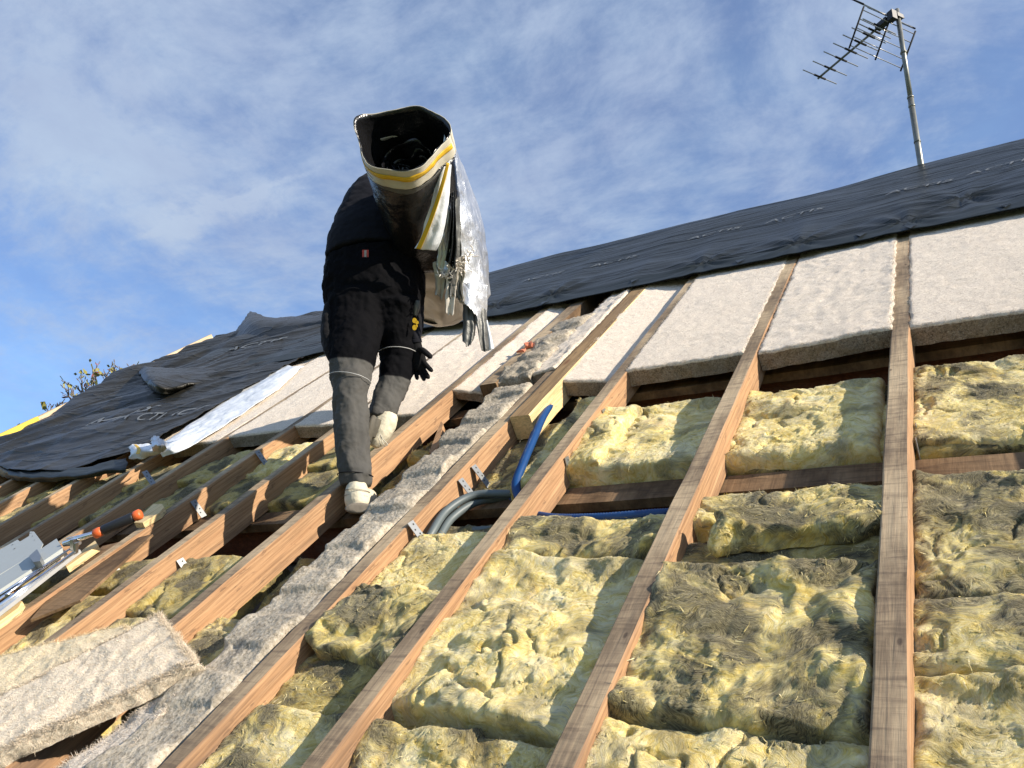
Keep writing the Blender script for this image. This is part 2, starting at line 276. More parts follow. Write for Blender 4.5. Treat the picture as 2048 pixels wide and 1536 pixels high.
class MB:
    def __init__(s): s.v=[];s.f=[];s.m=[];s.n=0
    def add(s,v,f,mi=0):
        v=np.asarray(v,float); s.v.append(v); s.f+= [tuple(i+s.n for i in q) for q in f]
        s.m+= [mi]*len(f) if np.isscalar(mi) else list(mi); s.n+=len(v); return s
    def box(s,c,ax,half,mi=0):
        "box with centre, three axes and half sizes"
        c=np.asarray(c,float); ax=[np.asarray(a,float)/np.linalg.norm(a) for a in ax]
        v=[c+ax[0]*half[0]*i+ax[1]*half[1]*j+ax[2]*half[2]*k for i in(-1,1) for j in(-1,1) for k in(-1,1)]
        return s.add(v,[(0,1,3,2),(4,6,7,5),(0,4,5,1),(2,3,7,6),(0,2,6,4),(1,5,7,3)],mi)
    def prism(s,poly,thick,nrm,mi=0,side=None):
        poly=np.asarray(poly,float); n=len(poly); nrm=np.asarray(nrm,float); v=np.concatenate([poly,poly-nrm*thick])
        f=[tuple(range(n)),tuple(range(2*n-1,n-1,-1))]+[(i,i+n,(i+1)%n+n,(i+1)%n) for i in range(n)]
        sd_=mi if side is None else side
        return s.add(v,f,[mi,sd_]+[sd_]*n)
    def tube(s,pts,r,seg=8,mi=0,cap=True,corr=None):
        pts=np.asarray(pts,float); n=len(pts); r=np.ones(n)*r if np.isscalar(r) else np.asarray(r,float)
        if corr: r=r*(1+corr*np.where(np.arange(n)%2==0,1,-1))
        t=np.gradient(pts,axis=0); t/=np.linalg.norm(t,axis=1)[:,None]+1e-12
        a=np.cross(t[0],[.3,.2,1.]); a/=np.linalg.norm(a); V=[]
        for i in range(n):
            a=a-t[i]*(a@t[i]); a/=np.linalg.norm(a); b=np.cross(t[i],a)
            for k in range(seg):
                q=2*math.pi*k/seg; V.append(pts[i]+r[i]*(math.cos(q)*a+math.sin(q)*b))
        f=[(i*seg+k,i*seg+(k+1)%seg,(i+1)*seg+(k+1)%seg,(i+1)*seg+k) for i in range(n-1) for k in range(seg)]
        if cap: f+=[tuple(range(seg-1,-1,-1)),tuple((n-1)*seg+k for k in range(seg))]
        return s.add(V,f,mi)
    def build(s,name,mats,parent=None,base=None,smooth=False): return mk(name,np.concatenate(s.v),s.f,mats,parent,base,smooth,s.m)
def catmull(pts,n):
    pts=np.asarray(pts,float); q=np.concatenate([[2*pts[0]-pts[1]],pts,[2*pts[-1]-pts[-2]]]); o=[]
    for x in np.linspace(0,len(pts)-1-1e-9,n):
        i=int(x); t=x-i; a,b,c,d=q[i:i+4]; o.append(.5*((2*b)+(c-a)*t+(2*a-5*b+4*c-d)*t*t+(3*b-a-3*c+d)*t**3))
    return np.array(o)
def gridf(ni,nj,off=0):
    i,j=np.meshgrid(np.arange(ni-1),np.arange(nj-1),indexing='ij'); a=(i*nj+j).ravel()+off
    return np.stack([a,a+nj,a+nj+1,a+1],1)
def fibres(pts,nrm,L,wd,n_seg=3,curl=.8,lean=.9,flat=0.):
    "short curly fibres standing on a surface: thin ribbons"
    n=len(pts); d=RNG.normal(size=(n,3))*lean+nrm
    if flat: d=d-nrm*(d*nrm).sum(1)[:,None]*flat
    d/=np.linalg.norm(d,axis=1)[:,None]
    L=L*RNG.uniform(.4,1.3,n); side=np.cross(d,nrm*flat*3+RNG.normal(size=(n,3))); side/=np.linalg.norm(side,axis=1)[:,None]+1e-9
    V=[];p=pts-nrm*.001
    for k in range(n_seg+1):
        ww=wd*(1-k/(n_seg+.6)); V.append(p-side*ww/2); V.append(p+side*ww/2)
        d=d+RNG.normal(size=(n,3))*curl*.5
        if flat: d=d-nrm*(d*nrm).sum(1)[:,None]*flat
        d/=np.linalg.norm(d,axis=1)[:,None]; p=p+d*(L/n_seg)[:,None]
    V=np.stack(V,1); f=[]
    base=np.arange(n)*(2*(n_seg+1))
    for k in range(n_seg): f.append(np.stack([base+2*k,base+2*k+1,base+2*k+3,base+2*k+2],1))
    return V.reshape(-1,3),np.concatenate(f)
# ---- slabs: batts, wool pieces
def slab_mesh(quad,th,res,r,lump=(0,1),rid=(0,1),finea=(0,1),lat=(0,3),seed=0.,nwall=3,K=3,tops=None,sagc=0.,warp=.5,swirl=0.,bil=0.):
    "quad: 4 corners (u,v,w) of the top, order u0v0,u1v0,u1v1,u0v1"
    q=np.asarray(quad,float); Lu=np.linalg.norm(q[1]-q[0]); Lv=max(np.linalg.norm(q[3]-q[0]),np.linalg.norm(q[2]-q[1]))
    def prof(L):
        off=[0.]*nwall+[r*(1-math.cos(a)) for a in np.linspace(0,math.pi/2,K+1)]
        drp=list(np.linspace(th,r,nwall,endpoint=False))+[r*(1-math.sin(a)) for a in np.linspace(0,math.pi/2,K+1)]
        n=max(2,int((L-2*r)/res)); mid=np.linspace(r,L-r,n+1)[1:-1]
        o=np.array(off+list(mid)+[L-x for x in off[::-1]]); d=np.array(drp+[0]*len(mid)+drp[::-1]); return o/L,d
    su,du=prof(Lu); sv,dv=prof(Lv)
    S,T=np.meshgrid(su,sv,indexing='ij'); D=np.maximum(du[:,None],dv[None,:]).ravel(); s=S.ravel()[:,None]; t=T.ravel()[:,None]
    p=(1-s)*(1-t)*q[0]+s*(1-t)*q[1]+s*t*q[2]+(1-s)*t*q[3]
    n=np.cross(q[1]-q[0],q[3]-q[0]); n/=np.linalg.norm(n); 
    top=np.clip(1-D/th,0,1); pp=p-n*D[:,None]
    o=np.array([seed*3.1,seed*1.7,seed])
    x=p+o; xw=x+warp*.08*vnoise(x*7,2)
    if warp: xw=xw+warp*.02*vnoise(x*30+9,1)
    h=lump[0]*fbm(xw*lump[1],3)
    if rid[0]: h=h+rid[0]*(ridge(xw*rid[1]*np.array([1,.75,1])+5,3)-.6)
    if finea[0]: h=h+finea[0]*fbm(xw*finea[1],3)
    if bil:
        h=h+bil*1.9*(np.abs(pn(xw*3.0+21))+.10*np.abs(pn(xw*7.3+2))-.25)
    if swirl:
        th_=2.6*fbm(x*2.6+11,2)+1.2*pn(x*9+4); cs,sn=np.cos(th_),np.sin(th_); a_=xw[:,0]*cs+xw[:,1]*sn; b_=-xw[:,0]*sn+xw[:,1]*cs
        q_=np.stack([a_*5,b_*24,xw[:,2]*12],1); h=h+swirl*(ridge(q_,3,.6)-.7)*np.clip(.6+1.2*pn(x*5+40),.1,1.5)
        tr=pn(xw*6.5+60); h=h-.016*np.exp(-(tr/.05)**2)*np.clip(pn(x*3+7)*3,0,1)
    h=h-sagc*(4*(s*(1-s))[:,0]*top)
    pp=pp+n*(h*(.35+.65*top))[:,None]
    if lat[0]: 
        lv=vnoise(pp*lat[1]+o+3,3)*lat[0]; lv[:,2]*=.3; pp=pp+lv
    ni,nj=len(su),len(sv); f=gridf(ni,nj)
    dq=D[f].max(1); 
    return pp,f,(dq>r*1.01).astype(int),top,n,(ni,nj)
def fibre_batch(pp,f,ntop,count,L,wd,mask=None,curl=.8,lean=.9,flat=0.):
    idx=np.arange(len(f)) if mask is None else np.nonzero(mask)[0]
    if len(idx)==0: return np.zeros((0,3)),np.zeros((0,4),int)
    a,b,c,d=(pp[f[idx][:,k]] for k in range(4)); nr=np.cross(b-a,d-a); ar=np.linalg.norm(nr,axis=1)+1e-12; nr=nr/ar[:,None]
    k=RNG.choice(len(idx),count,p=ar/ar.sum()); s=RNG.random((count,1)); t=RNG.random((count,1))
    pt=(1-s)*(1-t)*a[k]+s*(1-t)*b[k]+s*t*c[k]+(1-s)*t*d[k]; return fibres(pt+(nr[k]*.0025 if flat else 0),nr[k],L,wd,3,curl,lean,flat)
def join(parts):
    V=[];Fc=[];M=[];n=0
    for v,f,m in parts:
        V.append(v); Fc.append(np.asarray(f)+n); M.append(np.ones(len(f),int)*m if np.isscalar(m) else np.asarray(m)); n+=len(v)
    return np.concatenate(V),np.concatenate(Fc),np.concatenate(M)
WOOLN=0
def wool_piece(quad,th=.09,mat='wool_clean',res=.0048,lump=.016,rid=.005,fine=.0016,lat=.014,fib=700,label='',name='glass_wool_piece',rr=None,group='yellow glass wool pieces between the rafters',lumpf=7.,cat='insulation'):
    global WOOLN; WOOLN+=1
    r=rr if rr else min(th*.4,.022)
    pp,f,side,top,n,_=slab_mesh(quad,th,res,r,(lump*.6,3.2),(rid*.3,8.),(fine*.6,60.),(lat,8.),seed=WOOLN*1.37,nwall=5,K=4,warp=1.,swirl=.0026,bil=lump)
    parts=[(pp,f,0)]
    if fib:
        k_=1 if res<.006 else .4
        v2,f2=fibre_batch(pp,f,n,int(fib*1.1*k_),.012,.0005,curl=1.2,lean=2.2,flat=.6); parts.append((v2,f2,1))
        v2,f2=fibre_batch(pp,f,n,int(fib*.45*k_),.022,.0028,curl=.7,lean=2.6,flat=.97); parts.append((v2,f2,1))
        v2,f2=fibre_batch(pp,f,n,int(fib*.4*k_),.016,.0022,curl=.8,lean=2.0,flat=.97); parts.append((v2,f2,0))
    V,Fc,M=join(parts)
    o=mk(name,V,Fc,[mat,'wool_clean'],midx=M); tag(o,label,cat,group); return o
def batt_piece(quad,th,label,mat='batt',res=.012,lump=.003,lat=.006,fib=1500,fl=.012,name='fibre_batt',group='pale fibre insulation batts',r=.012,emat='batt_edge_shade',sag=0.,rid=.0,fw=.0013,cat='insulation'):
    global WOOLN; WOOLN+=1
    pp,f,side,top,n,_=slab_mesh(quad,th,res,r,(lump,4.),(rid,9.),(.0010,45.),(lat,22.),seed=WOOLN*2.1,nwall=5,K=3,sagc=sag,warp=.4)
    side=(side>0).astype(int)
    # all cut walls use the edge material; its default brown has shade painted in
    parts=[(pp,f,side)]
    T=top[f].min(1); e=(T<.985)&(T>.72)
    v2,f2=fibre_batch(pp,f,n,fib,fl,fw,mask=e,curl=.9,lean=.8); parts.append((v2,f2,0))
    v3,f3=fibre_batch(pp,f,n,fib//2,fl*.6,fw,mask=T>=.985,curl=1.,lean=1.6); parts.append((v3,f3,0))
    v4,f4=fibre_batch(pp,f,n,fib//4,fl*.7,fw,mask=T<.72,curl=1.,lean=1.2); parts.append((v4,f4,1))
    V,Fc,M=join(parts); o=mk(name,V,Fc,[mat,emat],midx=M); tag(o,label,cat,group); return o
def Q(u0,u1,v0,v1,w0=-.0,w1=None,w2=None,w3=None):
    w1=w0 if w1 is None else w1; return [(u0,v0,w0),(u1,v0,w1),(u1,v1,w2 if w2 is not None else w1),(u0,v1,w3 if w3 is not None else w0)]
# ============================================================ setting
def struct(name,verts,faces,mat): o=mk(name,verts,faces,mat,smooth=False); o['kind']='structure'; return o
g=bpy.data.meshes.new('ground'); g.from_pydata([(-900,-900,0),(900,-900,0),(900,900,0),(-900,900,0)],[],[(0,1,2,3)]); g.materials.append(MATS['ground'])
go=bpy.data.objects.new('ground',g); COL.objects.link(go); go['kind']='structure'
b=MB(); b.box((-3.2,2.6,-.36),((1,0,0),(0,1,0),(0,0,1)),(3.85,3.3,.02)); cd=b.build('ceiling_deck','deck'); tag(cd,'dark boarded ceiling lying deep under the rafters and wool','ceiling')
# back slope of the roof, beyond the ridge
R0=W((0,5.84,-.05)); bs=bpy.data.meshes.new('back_roof_slope')
v=[]
for x in (-7.02,1.3):
    for k in ((0,0),(5.8*cz_,-5.8*sz_)): v.append((x,R0.y+k[0]+.02,R0.z+k[1]))
bs.from_pydata(v,[],[(0,1,3,2)]); bs.materials.append(MATS['membrane']); bo=bpy.data.objects.new('back_roof_slope',bs); COL.objects.link(bo); tag(bo,'far slope of the roof falling away behind the ridge','roof')
# gable wall and eaves wall under the roof
def wall(name,pts,th,label):
    n=Vector(th); me=bpy.data.meshes.new(name); k=len(pts); v=[Vector(p) for p in pts]+[Vector(p)+n for p in pts]
    me.from_pydata(v,[],[tuple(range(k)),tuple(range(2*k-1,k-1,-1))]+[(i,(i+1)%k,(i+1)%k+k,i+k) for i in range(k)]); me.materials.append(MATS['plaster'])
    o=bpy.data.objects.new(name,me); COL.objects.link(o); tag(o,label,'wall')
e=W((0,-.4,-.42)); rr_=W((0,5.84,-.25))
wall('gable_wall',[(-6.9,e.y,0),(-6.9,2*rr_.y-e.y,0),(-6.9,2*rr_.y-e.y,e.z),(-6.9,rr_.y,rr_.z),(-6.9,e.y,e.z)],(.25,0,0),'rendered gable wall under the left verge of the roof')
# ============================================================ timber
def rafter(ul,ur,v0,v1,label,top='wood_top',side='wood_side',w0=0.,dep=.105,name='rafter',group='rafters running up the roof slope',bow=.004,cat='rafter',res=.04):
    t=thing(name,label,cat,((ul+ur)/2,v0,w0-dep),group)
    n=max(2,int((v1-v0)/res)); vs=np.linspace(v0,v1,n+1); ch=.004
    prof=[(ul,-dep),(ul,-ch),(ul+ch,0),(ur-ch,0),(ur,-ch),(ur,-dep)]
    sub=[]  # subdivide profile edges
    for a,b_ in zip(prof,prof[1:]+prof[:1]): sub.append(a)
    V=[]
    sd0=ul*7.7
    for v_ in vs:
        for (u_,w_) in prof: V.append((u_,v_,w0+w_))
    V=np.array(V); nz=vnoise(V*np.array([9,3.5,9])+sd0,2); V=V+nz*np.array([.0022,0,.0018])
    V[:,0]+=bow*pn(np.stack([V[:,1]*.9,V[:,1]*0+sd0,V[:,1]*0],1))
    k=len(prof); f=[];mi=[]
    for i in range(n):
        for j in range(k):
            f.append((i*k+j,(i+1)*k+j,(i+1)*k+(j+1)%k,i*k+(j+1)%k)); mi.append(0 if j in(1,2) else 1)
    f+=[tuple(range(k)),tuple(n*k+j for j in range(k-1,-1,-1))]; mi+=[1,1]
    mk('timber',V,f,[top,side],t,smooth=False,midx=mi); return t
RAF={}
RL=[('R0',.345,.402,'rafter at the right end of the roof, beyond the last bay of wool'),
 ('R1',-.207,-.149,'weathered rafter nearest the camera, rightmost of the bare ones'),
 ('R2',-.720,-.662,'second long rafter from the right, with splintered lower edge'),
 ('R3',-1.245,-1.187,'third long rafter from the right, two small metal straps on its side'),
 ('R4',-1.632,-1.572,'rafter running along the right side of the crumbly mortar strip'),
 ('A',-2.183,-2.125,'rafter just left of the mortar strip, passing behind the standing shoe'),
 ('B',-2.680,-2.622,'rafter crossed by the shadow of the man, second left of the mortar strip'),
 ('C',-3.092,-3.034,'rafter under the wood wedges and the orange grip'),
 ('D',-3.590,-3.532,'rafter running under the upper end of the grey sheet-metal cutter'),
 ('E',-4.062,-4.004,'rafter whose top end meets the crumpled white film edge'),
 ('F',-4.500,-4.442,'rafter coming out under the dark membrane, nearest the white film'),
 ('G',-4.998,-4.940,'rafter with a big round knot coming out under the dark membrane'),
 ('H',-5.480,-5.422,'short visible rafter at the left picture edge under the membrane'),
 ('I',-5.960,-5.900,'rafter hidden under the left membrane, second from the verge'),
 ('J',-6.440,-6.380,'rafter hidden under the left membrane, next to the verge')]
for k,a,b_,lb in RL: RAF[k]=rafter(a,b_,-.5,5.80,lb)
rafter(-1.972,-1.880,2.96,5.8,'old weathered rafter beside the broken mortar, above the open hollow',side='wood_board')
# light new timber alongside R4
rafter(-1.568,-1.478,2.48,4.6,'fresh yellow timber block fixed beside the rafter, cut end showing',top='wood_new_top',side='wood_pale',w0=.012,dep=.10,name='timber_block',group=None,cat='timber')
# purlins: a board and a deeper beam
def purlin(v0,label,name='purlin',w=-.112,u0=-6.8,u1=.75,bth=.035,bw=.10,lab2=None):
    t=thing(name,label,'beam',((u0+u1)/2,v0,w-.25),'cross beams under the rafters')
    n=90
    for nm,(va,vb,wa,wb),mt in (('board',(v0,v0+bw,w,w-bth),'wood_board'),('beam',(v0+.03,v0+.105,w-bth-.001,w-bth-.17),'wood_dark')):
        us=np.linspace(u0,u1,n); V=[]
        for x in us:
            for (a,c_) in ((va,wb),(va,wa),(vb,wa),(vb,wb)): V.append((x,a,c_))
        V=np.array(V); V+=vnoise(V*np.array([2.5,8,8])+v0*5,2)*np.array([0,.004,.003]); f=[(i*4+j,i*4+(j+1)%4,(i+1)*4+(j+1)%4,(i+1)*4+j) for i in range(n-1) for j in range(4)]+[(3,2,1,0),tuple((n-1)*4+j for j in range(4))]
        mk(nm,V,f,[mt],t,smooth=False)
    return t
purlin(1.985,'cross beam with a grey brown board on top, halfway down the open roof')
purlin(2.86,'dark red cross beam just under the lower edge of the pale batts')
purlin(.15,'cross beam low on the roof near the eaves')
b=MB(); b.box((-.40,2.06,-.20),((1,0,0),(0,1,0),(0,0,1)),(.035,.03,.03)); o=b.build('timber_packer','wood_side'); tag(o,'small wood packer under the cross board right of the second rafter','timber')
# verge board
t=thing('verge_board','pale verge board edging the roof on the left against the sky','board',(-7.02,2.6,0))
b=MB(); b.box((-7.0,4.45,.055),((1,0,0),(0,1,0),(0,0,1)),(.022,1.42,.04)); b.build('board','wood_verge',t)
b=MB(); b.box((-7.0,3.22,.055),((1,0,0),(0,1,0),(0,0,1)),(.025,.57,.043)); b.build('tape','yellow_tape',t)
# straps nailed to the rafter sides
def strap(key,px,py,L=.11,ln=None,wid=.03,w0=None,lean=.25):
    ur={k:b_ for k,a,b_,l in RL}[key]; t=RAF[key]
    # find the point of the right rafter face seen at the pixel
    r=(px-1024)*CX-(py-768)*CY-F*CZ; k=(ur+.004)/r[0]; p=CAM+r*k
    d=np.array([.30,-.10,-.55]) if key not in ('R1','R3') else np.array([.05,-.2,-1.]); d/=np.linalg.norm(d); s=np.cross(d,[1,0,0]); s/=np.linalg.norm(s); nn=np.cross(s,d)
    if nn[0]<0: nn=-nn
    p=p+np.array([0,0,.008]); c=p+d*L/2; b=MB(); b.box(c,(nn,s,d),(.0012,wid/2,L/2),0)
    for h in np.arange(.012,L-.008,.018):
        q=p+d*h+s*(.004 if int(h*1000/18)%2 else -.004)
        a=[q+nn*.0019+.0032*(math.cos(x)*s+math.sin(x)*d) for x in np.linspace(0,2*math.pi,9)[:-1]]
        b.add(a,[tuple(range(8))],1)
    b.build('strap',['zinc','hole'],t)
for a in [('R3',1208,822,.07),('R3',1134,918,.075),('R4',1036,842,.10),('R4',948,935,.12),('R4',922,962,.11),('R4',822,1048,.11),('A',700,1110,.05),('B',361,1122,.10),('B',516,1148,.06),('C',219,1122,.09),('C',387,1004,.09),('C',515,905,.09),('D',15,1272,.10),('D',290,945,.08),('E',60,1092,.06),('F',143,1088,.05),('R1',1832,742,.09),('R1',1832,853,.10),('R1',1832,882,.10)]: strap(*a)
# ============================================================ mortar strip (party wall top)
def rough_block(u0,u1,v0,v1,wt,th,label,name,mat='mortar',amp=.006,res=.009,seed=0,cat='wall',kind=None,lat=.022,steps=True):
    pp,f,side,top,n,_=slab_mesh(Q(u0,u1,v0,v1,wt),th,res,.018,(amp,4.),(amp*.3,9.),(.0022,42.),(lat,9.),seed=seed+5.5,nwall=6,K=4)
    if steps:   # step-like broken courses
        s=np.sin(pp[:,1]*2*math.pi/.23+1.5*fbm(pp*3,2)); pp[:,2]+=.007*np.clip(s*5,-1,1)*top
    pp[:,:]+=.0014*vnoise(pp*120,2)
    v2,f2=fibre_batch(pp,f,n,900,.004,.003,curl=.3,lean=2.)
    V,Fc,M=join([(pp,f,0),(v2,f2,0)])
    o=mk(name,V,Fc,[mat]); tag(o,label,cat); return o
rough_block(-1.835,-1.640,.35,2.86,.006,.26,'crumbly grey mortar strip on top of the party wall running up the roof','mortar_strip',res=.008)
rough_block(-1.905,-1.70,2.975,3.86,.004,.2,'broken end of the mortar strip above the hollow, full of rubble','mortar_rubble',seed=3,amp=.018,res=.009)
for i,(px,py,s,lb) in enumerate([(1058,690,.034,'larger orange brick fragment on the mortar rubble'),(1043,702,.024,'smaller orange brick fragment on the mortar rubble')]):
    p=P(px,py,.012); bm=bmesh.new(); bmesh.ops.create_cube(bm,size=1.); bmesh.ops.subdivide_edges(bm,edges=bm.edges[:],cuts=4,use_grid_fill=True)
    V=np.array([v.co[:] for v in bm.verts])*np.array([s*1.1,s*1.7,s*.5]); V=V+vnoise(V*40+i*9,2)*s*.22; c_,s_=math.cos(.5+i),math.sin(.5+i); V=V@np.array([[c_,s_,0],[-s_,c_,0],[0,0,1]])+p
    f=[[v.index for v in q.verts] for q in bm.faces]; bm.free(); o=mk('brick_fragment',V,f,'brick',smooth=False); tag(o,lb,'brick fragment','brick fragments in the rubble')
# ============================================================ glass wool
G=dict(a=(-.14,.335),b=(-.655,-.215),c=(-1.18,-.728),d=(-1.56,-1.253),e=(-2.118,-1.85),f=(-2.615,-2.19),g=(-3.028,-2.685),h=(-3.525,-3.10),i=(-3.998,-3.598),j=(-4.436,-4.07),k=(-4.934,-4.508),l=(-5.416,-5.005),m=(-5.894,-5.487),n=(-6.9,-5.967))
def WP(bay,v0,v1,w,label,**k):
    a,b_=G[bay]; a-=.022; b_+=.022; da=k.pop('du',0); w2=k.pop('wt',w); db=k.pop('dr',0); sk=k.pop('skew',0)
    up_=.014 if bay in 'abcd' else .004; w+=up_; w2+=up_
    return wool_piece([(a+da,v0+sk,w),(b_-db,v0-sk,w),(b_-db,v1-sk,w2),(a+da,v1+sk,w2)],label=label,**k)
# base fill deep in each bay so that gaps stay dark yellow-brown
for bay,lb in zip('abcdefghijklm',['right end','first','second','third','narrow hollow','first left','second left','third left','fourth left','fifth left','sixth left','seventh left','eighth left']):
    a,b_=G[bay]
for bay,lb in zip('abcd',('at the right end','between the two right rafters','in the second bay','in the third bay beside the mortar strip')):
    for v0_,v1_,wh_ in ((.5,1.88,'below'),(2.10,2.62,'above')):
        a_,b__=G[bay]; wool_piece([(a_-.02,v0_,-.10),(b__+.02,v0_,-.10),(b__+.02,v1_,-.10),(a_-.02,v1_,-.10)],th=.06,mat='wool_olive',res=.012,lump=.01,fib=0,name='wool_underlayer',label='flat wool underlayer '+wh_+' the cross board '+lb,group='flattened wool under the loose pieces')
WP('a',.70,1.20,-.045,'bulging clean wool piece in the bottom right corner',mat='wool_clean',th=.13,lump=.022)
WP('a',1.20,1.42,-.06,'smooth folded wool piece above the bottom right corner',mat='wool_mid',th=.12,lump=.02,rid=.004)
WP('a',1.40,1.90,-.062,'large soot-stained wool piece at the right edge below the cross board',mat='wool_dirty',th=.13,lump=.022,rid=.013,fib=420,wt=-.055)
WP('a',2.12,2.66,-.10,'olive yellow wool sheet at the right edge above the cross board',mat='wool_mid',th=.11,lump=.012,rid=.005)
# bay between the two right rafters
WP('b',.55,1.03,-.05,'wool piece at the bottom edge between the two right rafters',th=.12,lump=.014,mat='wool_clean')
WP('b',1.035,1.50,-.035,'broad stained wool piece between the two right rafters',mat='wool_dirty',th=.13,lump=.026,rid=.013,fib=520,wt=-.025,dr=.02)
WP('b',1.47,1.66,-.075,'low wool piece tucked under a fold between the two right rafters',mat='wool_olive',th=.09,lump=.02)
WP('b',1.60,1.71,-.015,'folded grey-edged strip of wool lying across the right bay',mat='wool_dirty',th=.055,lump=.02,rid=.012,lat=.022,skew=-.03,du=.09,fib=300)
WP('b',1.70,1.86,-.055,'flat streaky wool strip just below the cross board, right bay',mat='wool_mid',th=.07,lump=.01,rid=.008)
WP('b',2.10,2.60,-.075,'bright wool batt above the cross board between the two right rafters',mat='wool_clean',th=.12,lump=.018,rid=.006,dr=.04,rr=.03)
WP('b',2.10,2.42,-.10,'small wool offcut squeezed against the nearest rafter above the board',mat='wool_clean',th=.09,du=.405,lump=.006,lat=.005,fib=40)
# bay between second and third rafter
WP('c',.55,.985,-.055,'rounded wool pillow at the bottom of the second bay',mat='wool_mid',th=.12,lump=.02,dr=.22)
WP('c',.55,.97,-.06,'wool pillow right of the rounded one at the bottom edge',mat='wool_mid',th=.11,lump=.012,du=.24)
WP('c',1.00,1.57,-.035,'large bright yellow wool slab in the middle of the second bay',mat='wool_clean',th=.13,lump=.022,rid=.011,fib=480,wt=-.045,skew=.02)
WP('c',1.58,1.76,-.045,'crumpled grey and yellow wool fold in the second bay',mat='wool_dirty',th=.09,lump=.022,rid=.012,lat=.02,fib=320)
WP('c',1.74,1.82,-.085,'thin wool strip touching the blue pipe in the second bay',mat='wool_mid',th=.07,lump=.008)
WP('c',2.10,2.62,-.07,'thick wool batt with amber patches above the cross board',mat='wool_clean',th=.13,lump=.024,rid=.008,wt=-.09)
WP('c',2.10,2.55,-.045,'bright torn strip of wool along the third rafter',mat='wool_clean',th=.09,dr=.355,lump=.02,lat=.018,fib=120)
# bay between third rafter and mortar-side rafter
WP('d',.55,1.00,-.05,'smooth wool pillow at the bottom of the third bay',mat='wool_mid',th=.12,lump=.018,rid=.003)
WP('d',.98,1.30,-.075,'olive wool piece under the dark fold in the third bay',mat='wool_olive',th=.1,lump=.012,rid=.004)
WP('d',1.16,1.42,-.018,'blackened folded wool flap lying over the third bay',mat='wool_dirty',th=.055,lump=.026,rid=.015,lat=.024,fib=420,skew=.03)
WP('d',1.42,1.74,-.055,'smooth pale wool piece under the grey pipes',mat='wool_clean',th=.1,lump=.01,rid=.003)
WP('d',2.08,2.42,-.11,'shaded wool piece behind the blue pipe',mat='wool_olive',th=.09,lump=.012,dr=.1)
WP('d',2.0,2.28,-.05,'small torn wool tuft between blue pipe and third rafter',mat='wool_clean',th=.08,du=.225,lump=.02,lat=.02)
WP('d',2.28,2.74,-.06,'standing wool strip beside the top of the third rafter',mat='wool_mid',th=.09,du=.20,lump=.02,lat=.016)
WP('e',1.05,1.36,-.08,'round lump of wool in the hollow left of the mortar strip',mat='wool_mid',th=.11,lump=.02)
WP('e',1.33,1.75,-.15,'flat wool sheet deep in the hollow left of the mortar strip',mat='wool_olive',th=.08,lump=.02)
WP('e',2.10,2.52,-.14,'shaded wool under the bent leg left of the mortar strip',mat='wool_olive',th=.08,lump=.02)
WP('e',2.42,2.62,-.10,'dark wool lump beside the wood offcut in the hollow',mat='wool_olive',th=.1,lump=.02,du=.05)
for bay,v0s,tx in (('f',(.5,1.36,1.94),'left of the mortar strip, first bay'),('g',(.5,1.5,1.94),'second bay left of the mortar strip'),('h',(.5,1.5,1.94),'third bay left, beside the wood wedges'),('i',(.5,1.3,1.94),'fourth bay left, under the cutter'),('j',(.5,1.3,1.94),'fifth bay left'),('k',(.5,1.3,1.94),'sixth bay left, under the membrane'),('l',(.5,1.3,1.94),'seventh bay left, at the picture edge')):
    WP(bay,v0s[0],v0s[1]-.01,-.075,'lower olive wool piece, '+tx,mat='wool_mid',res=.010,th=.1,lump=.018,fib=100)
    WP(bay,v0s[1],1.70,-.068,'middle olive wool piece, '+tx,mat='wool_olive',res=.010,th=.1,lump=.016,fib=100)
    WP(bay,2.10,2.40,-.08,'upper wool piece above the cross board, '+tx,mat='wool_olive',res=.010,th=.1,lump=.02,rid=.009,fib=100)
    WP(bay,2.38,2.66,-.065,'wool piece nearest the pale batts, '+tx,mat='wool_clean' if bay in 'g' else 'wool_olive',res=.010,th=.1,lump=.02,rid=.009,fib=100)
# ============================================================ pale fibre batts on the upper roof
BT=.074
def BP(u0,u1,v0,v1,wl,wr,label,**k): return batt_piece([(u0,v0,wl),(u1,v0+k.pop('sk',0),wr),(u1,v1,wr),(u0,v1,wl)],k.pop('th',BT),label,**k)
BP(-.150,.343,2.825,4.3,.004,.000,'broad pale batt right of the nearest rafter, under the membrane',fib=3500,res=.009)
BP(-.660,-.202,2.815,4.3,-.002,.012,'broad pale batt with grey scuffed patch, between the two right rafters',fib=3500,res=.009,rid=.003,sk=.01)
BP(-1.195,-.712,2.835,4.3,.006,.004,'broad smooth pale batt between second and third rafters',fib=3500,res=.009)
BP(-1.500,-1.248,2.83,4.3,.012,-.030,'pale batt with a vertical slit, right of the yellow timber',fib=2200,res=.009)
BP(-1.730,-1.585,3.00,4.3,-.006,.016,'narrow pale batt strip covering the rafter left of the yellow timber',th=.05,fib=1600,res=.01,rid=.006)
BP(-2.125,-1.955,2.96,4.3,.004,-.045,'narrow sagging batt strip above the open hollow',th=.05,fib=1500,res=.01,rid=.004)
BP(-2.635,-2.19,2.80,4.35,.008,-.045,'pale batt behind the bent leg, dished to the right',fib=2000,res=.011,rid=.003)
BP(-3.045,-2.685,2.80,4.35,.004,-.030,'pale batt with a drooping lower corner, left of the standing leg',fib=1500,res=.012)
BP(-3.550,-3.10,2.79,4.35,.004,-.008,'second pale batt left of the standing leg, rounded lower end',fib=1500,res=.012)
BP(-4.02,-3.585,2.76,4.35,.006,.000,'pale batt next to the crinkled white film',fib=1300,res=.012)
BP(-4.46,-4.055,2.80,4.35,-.005,-.005,'batt mostly covered by the white film edge',fib=500,res=.014)
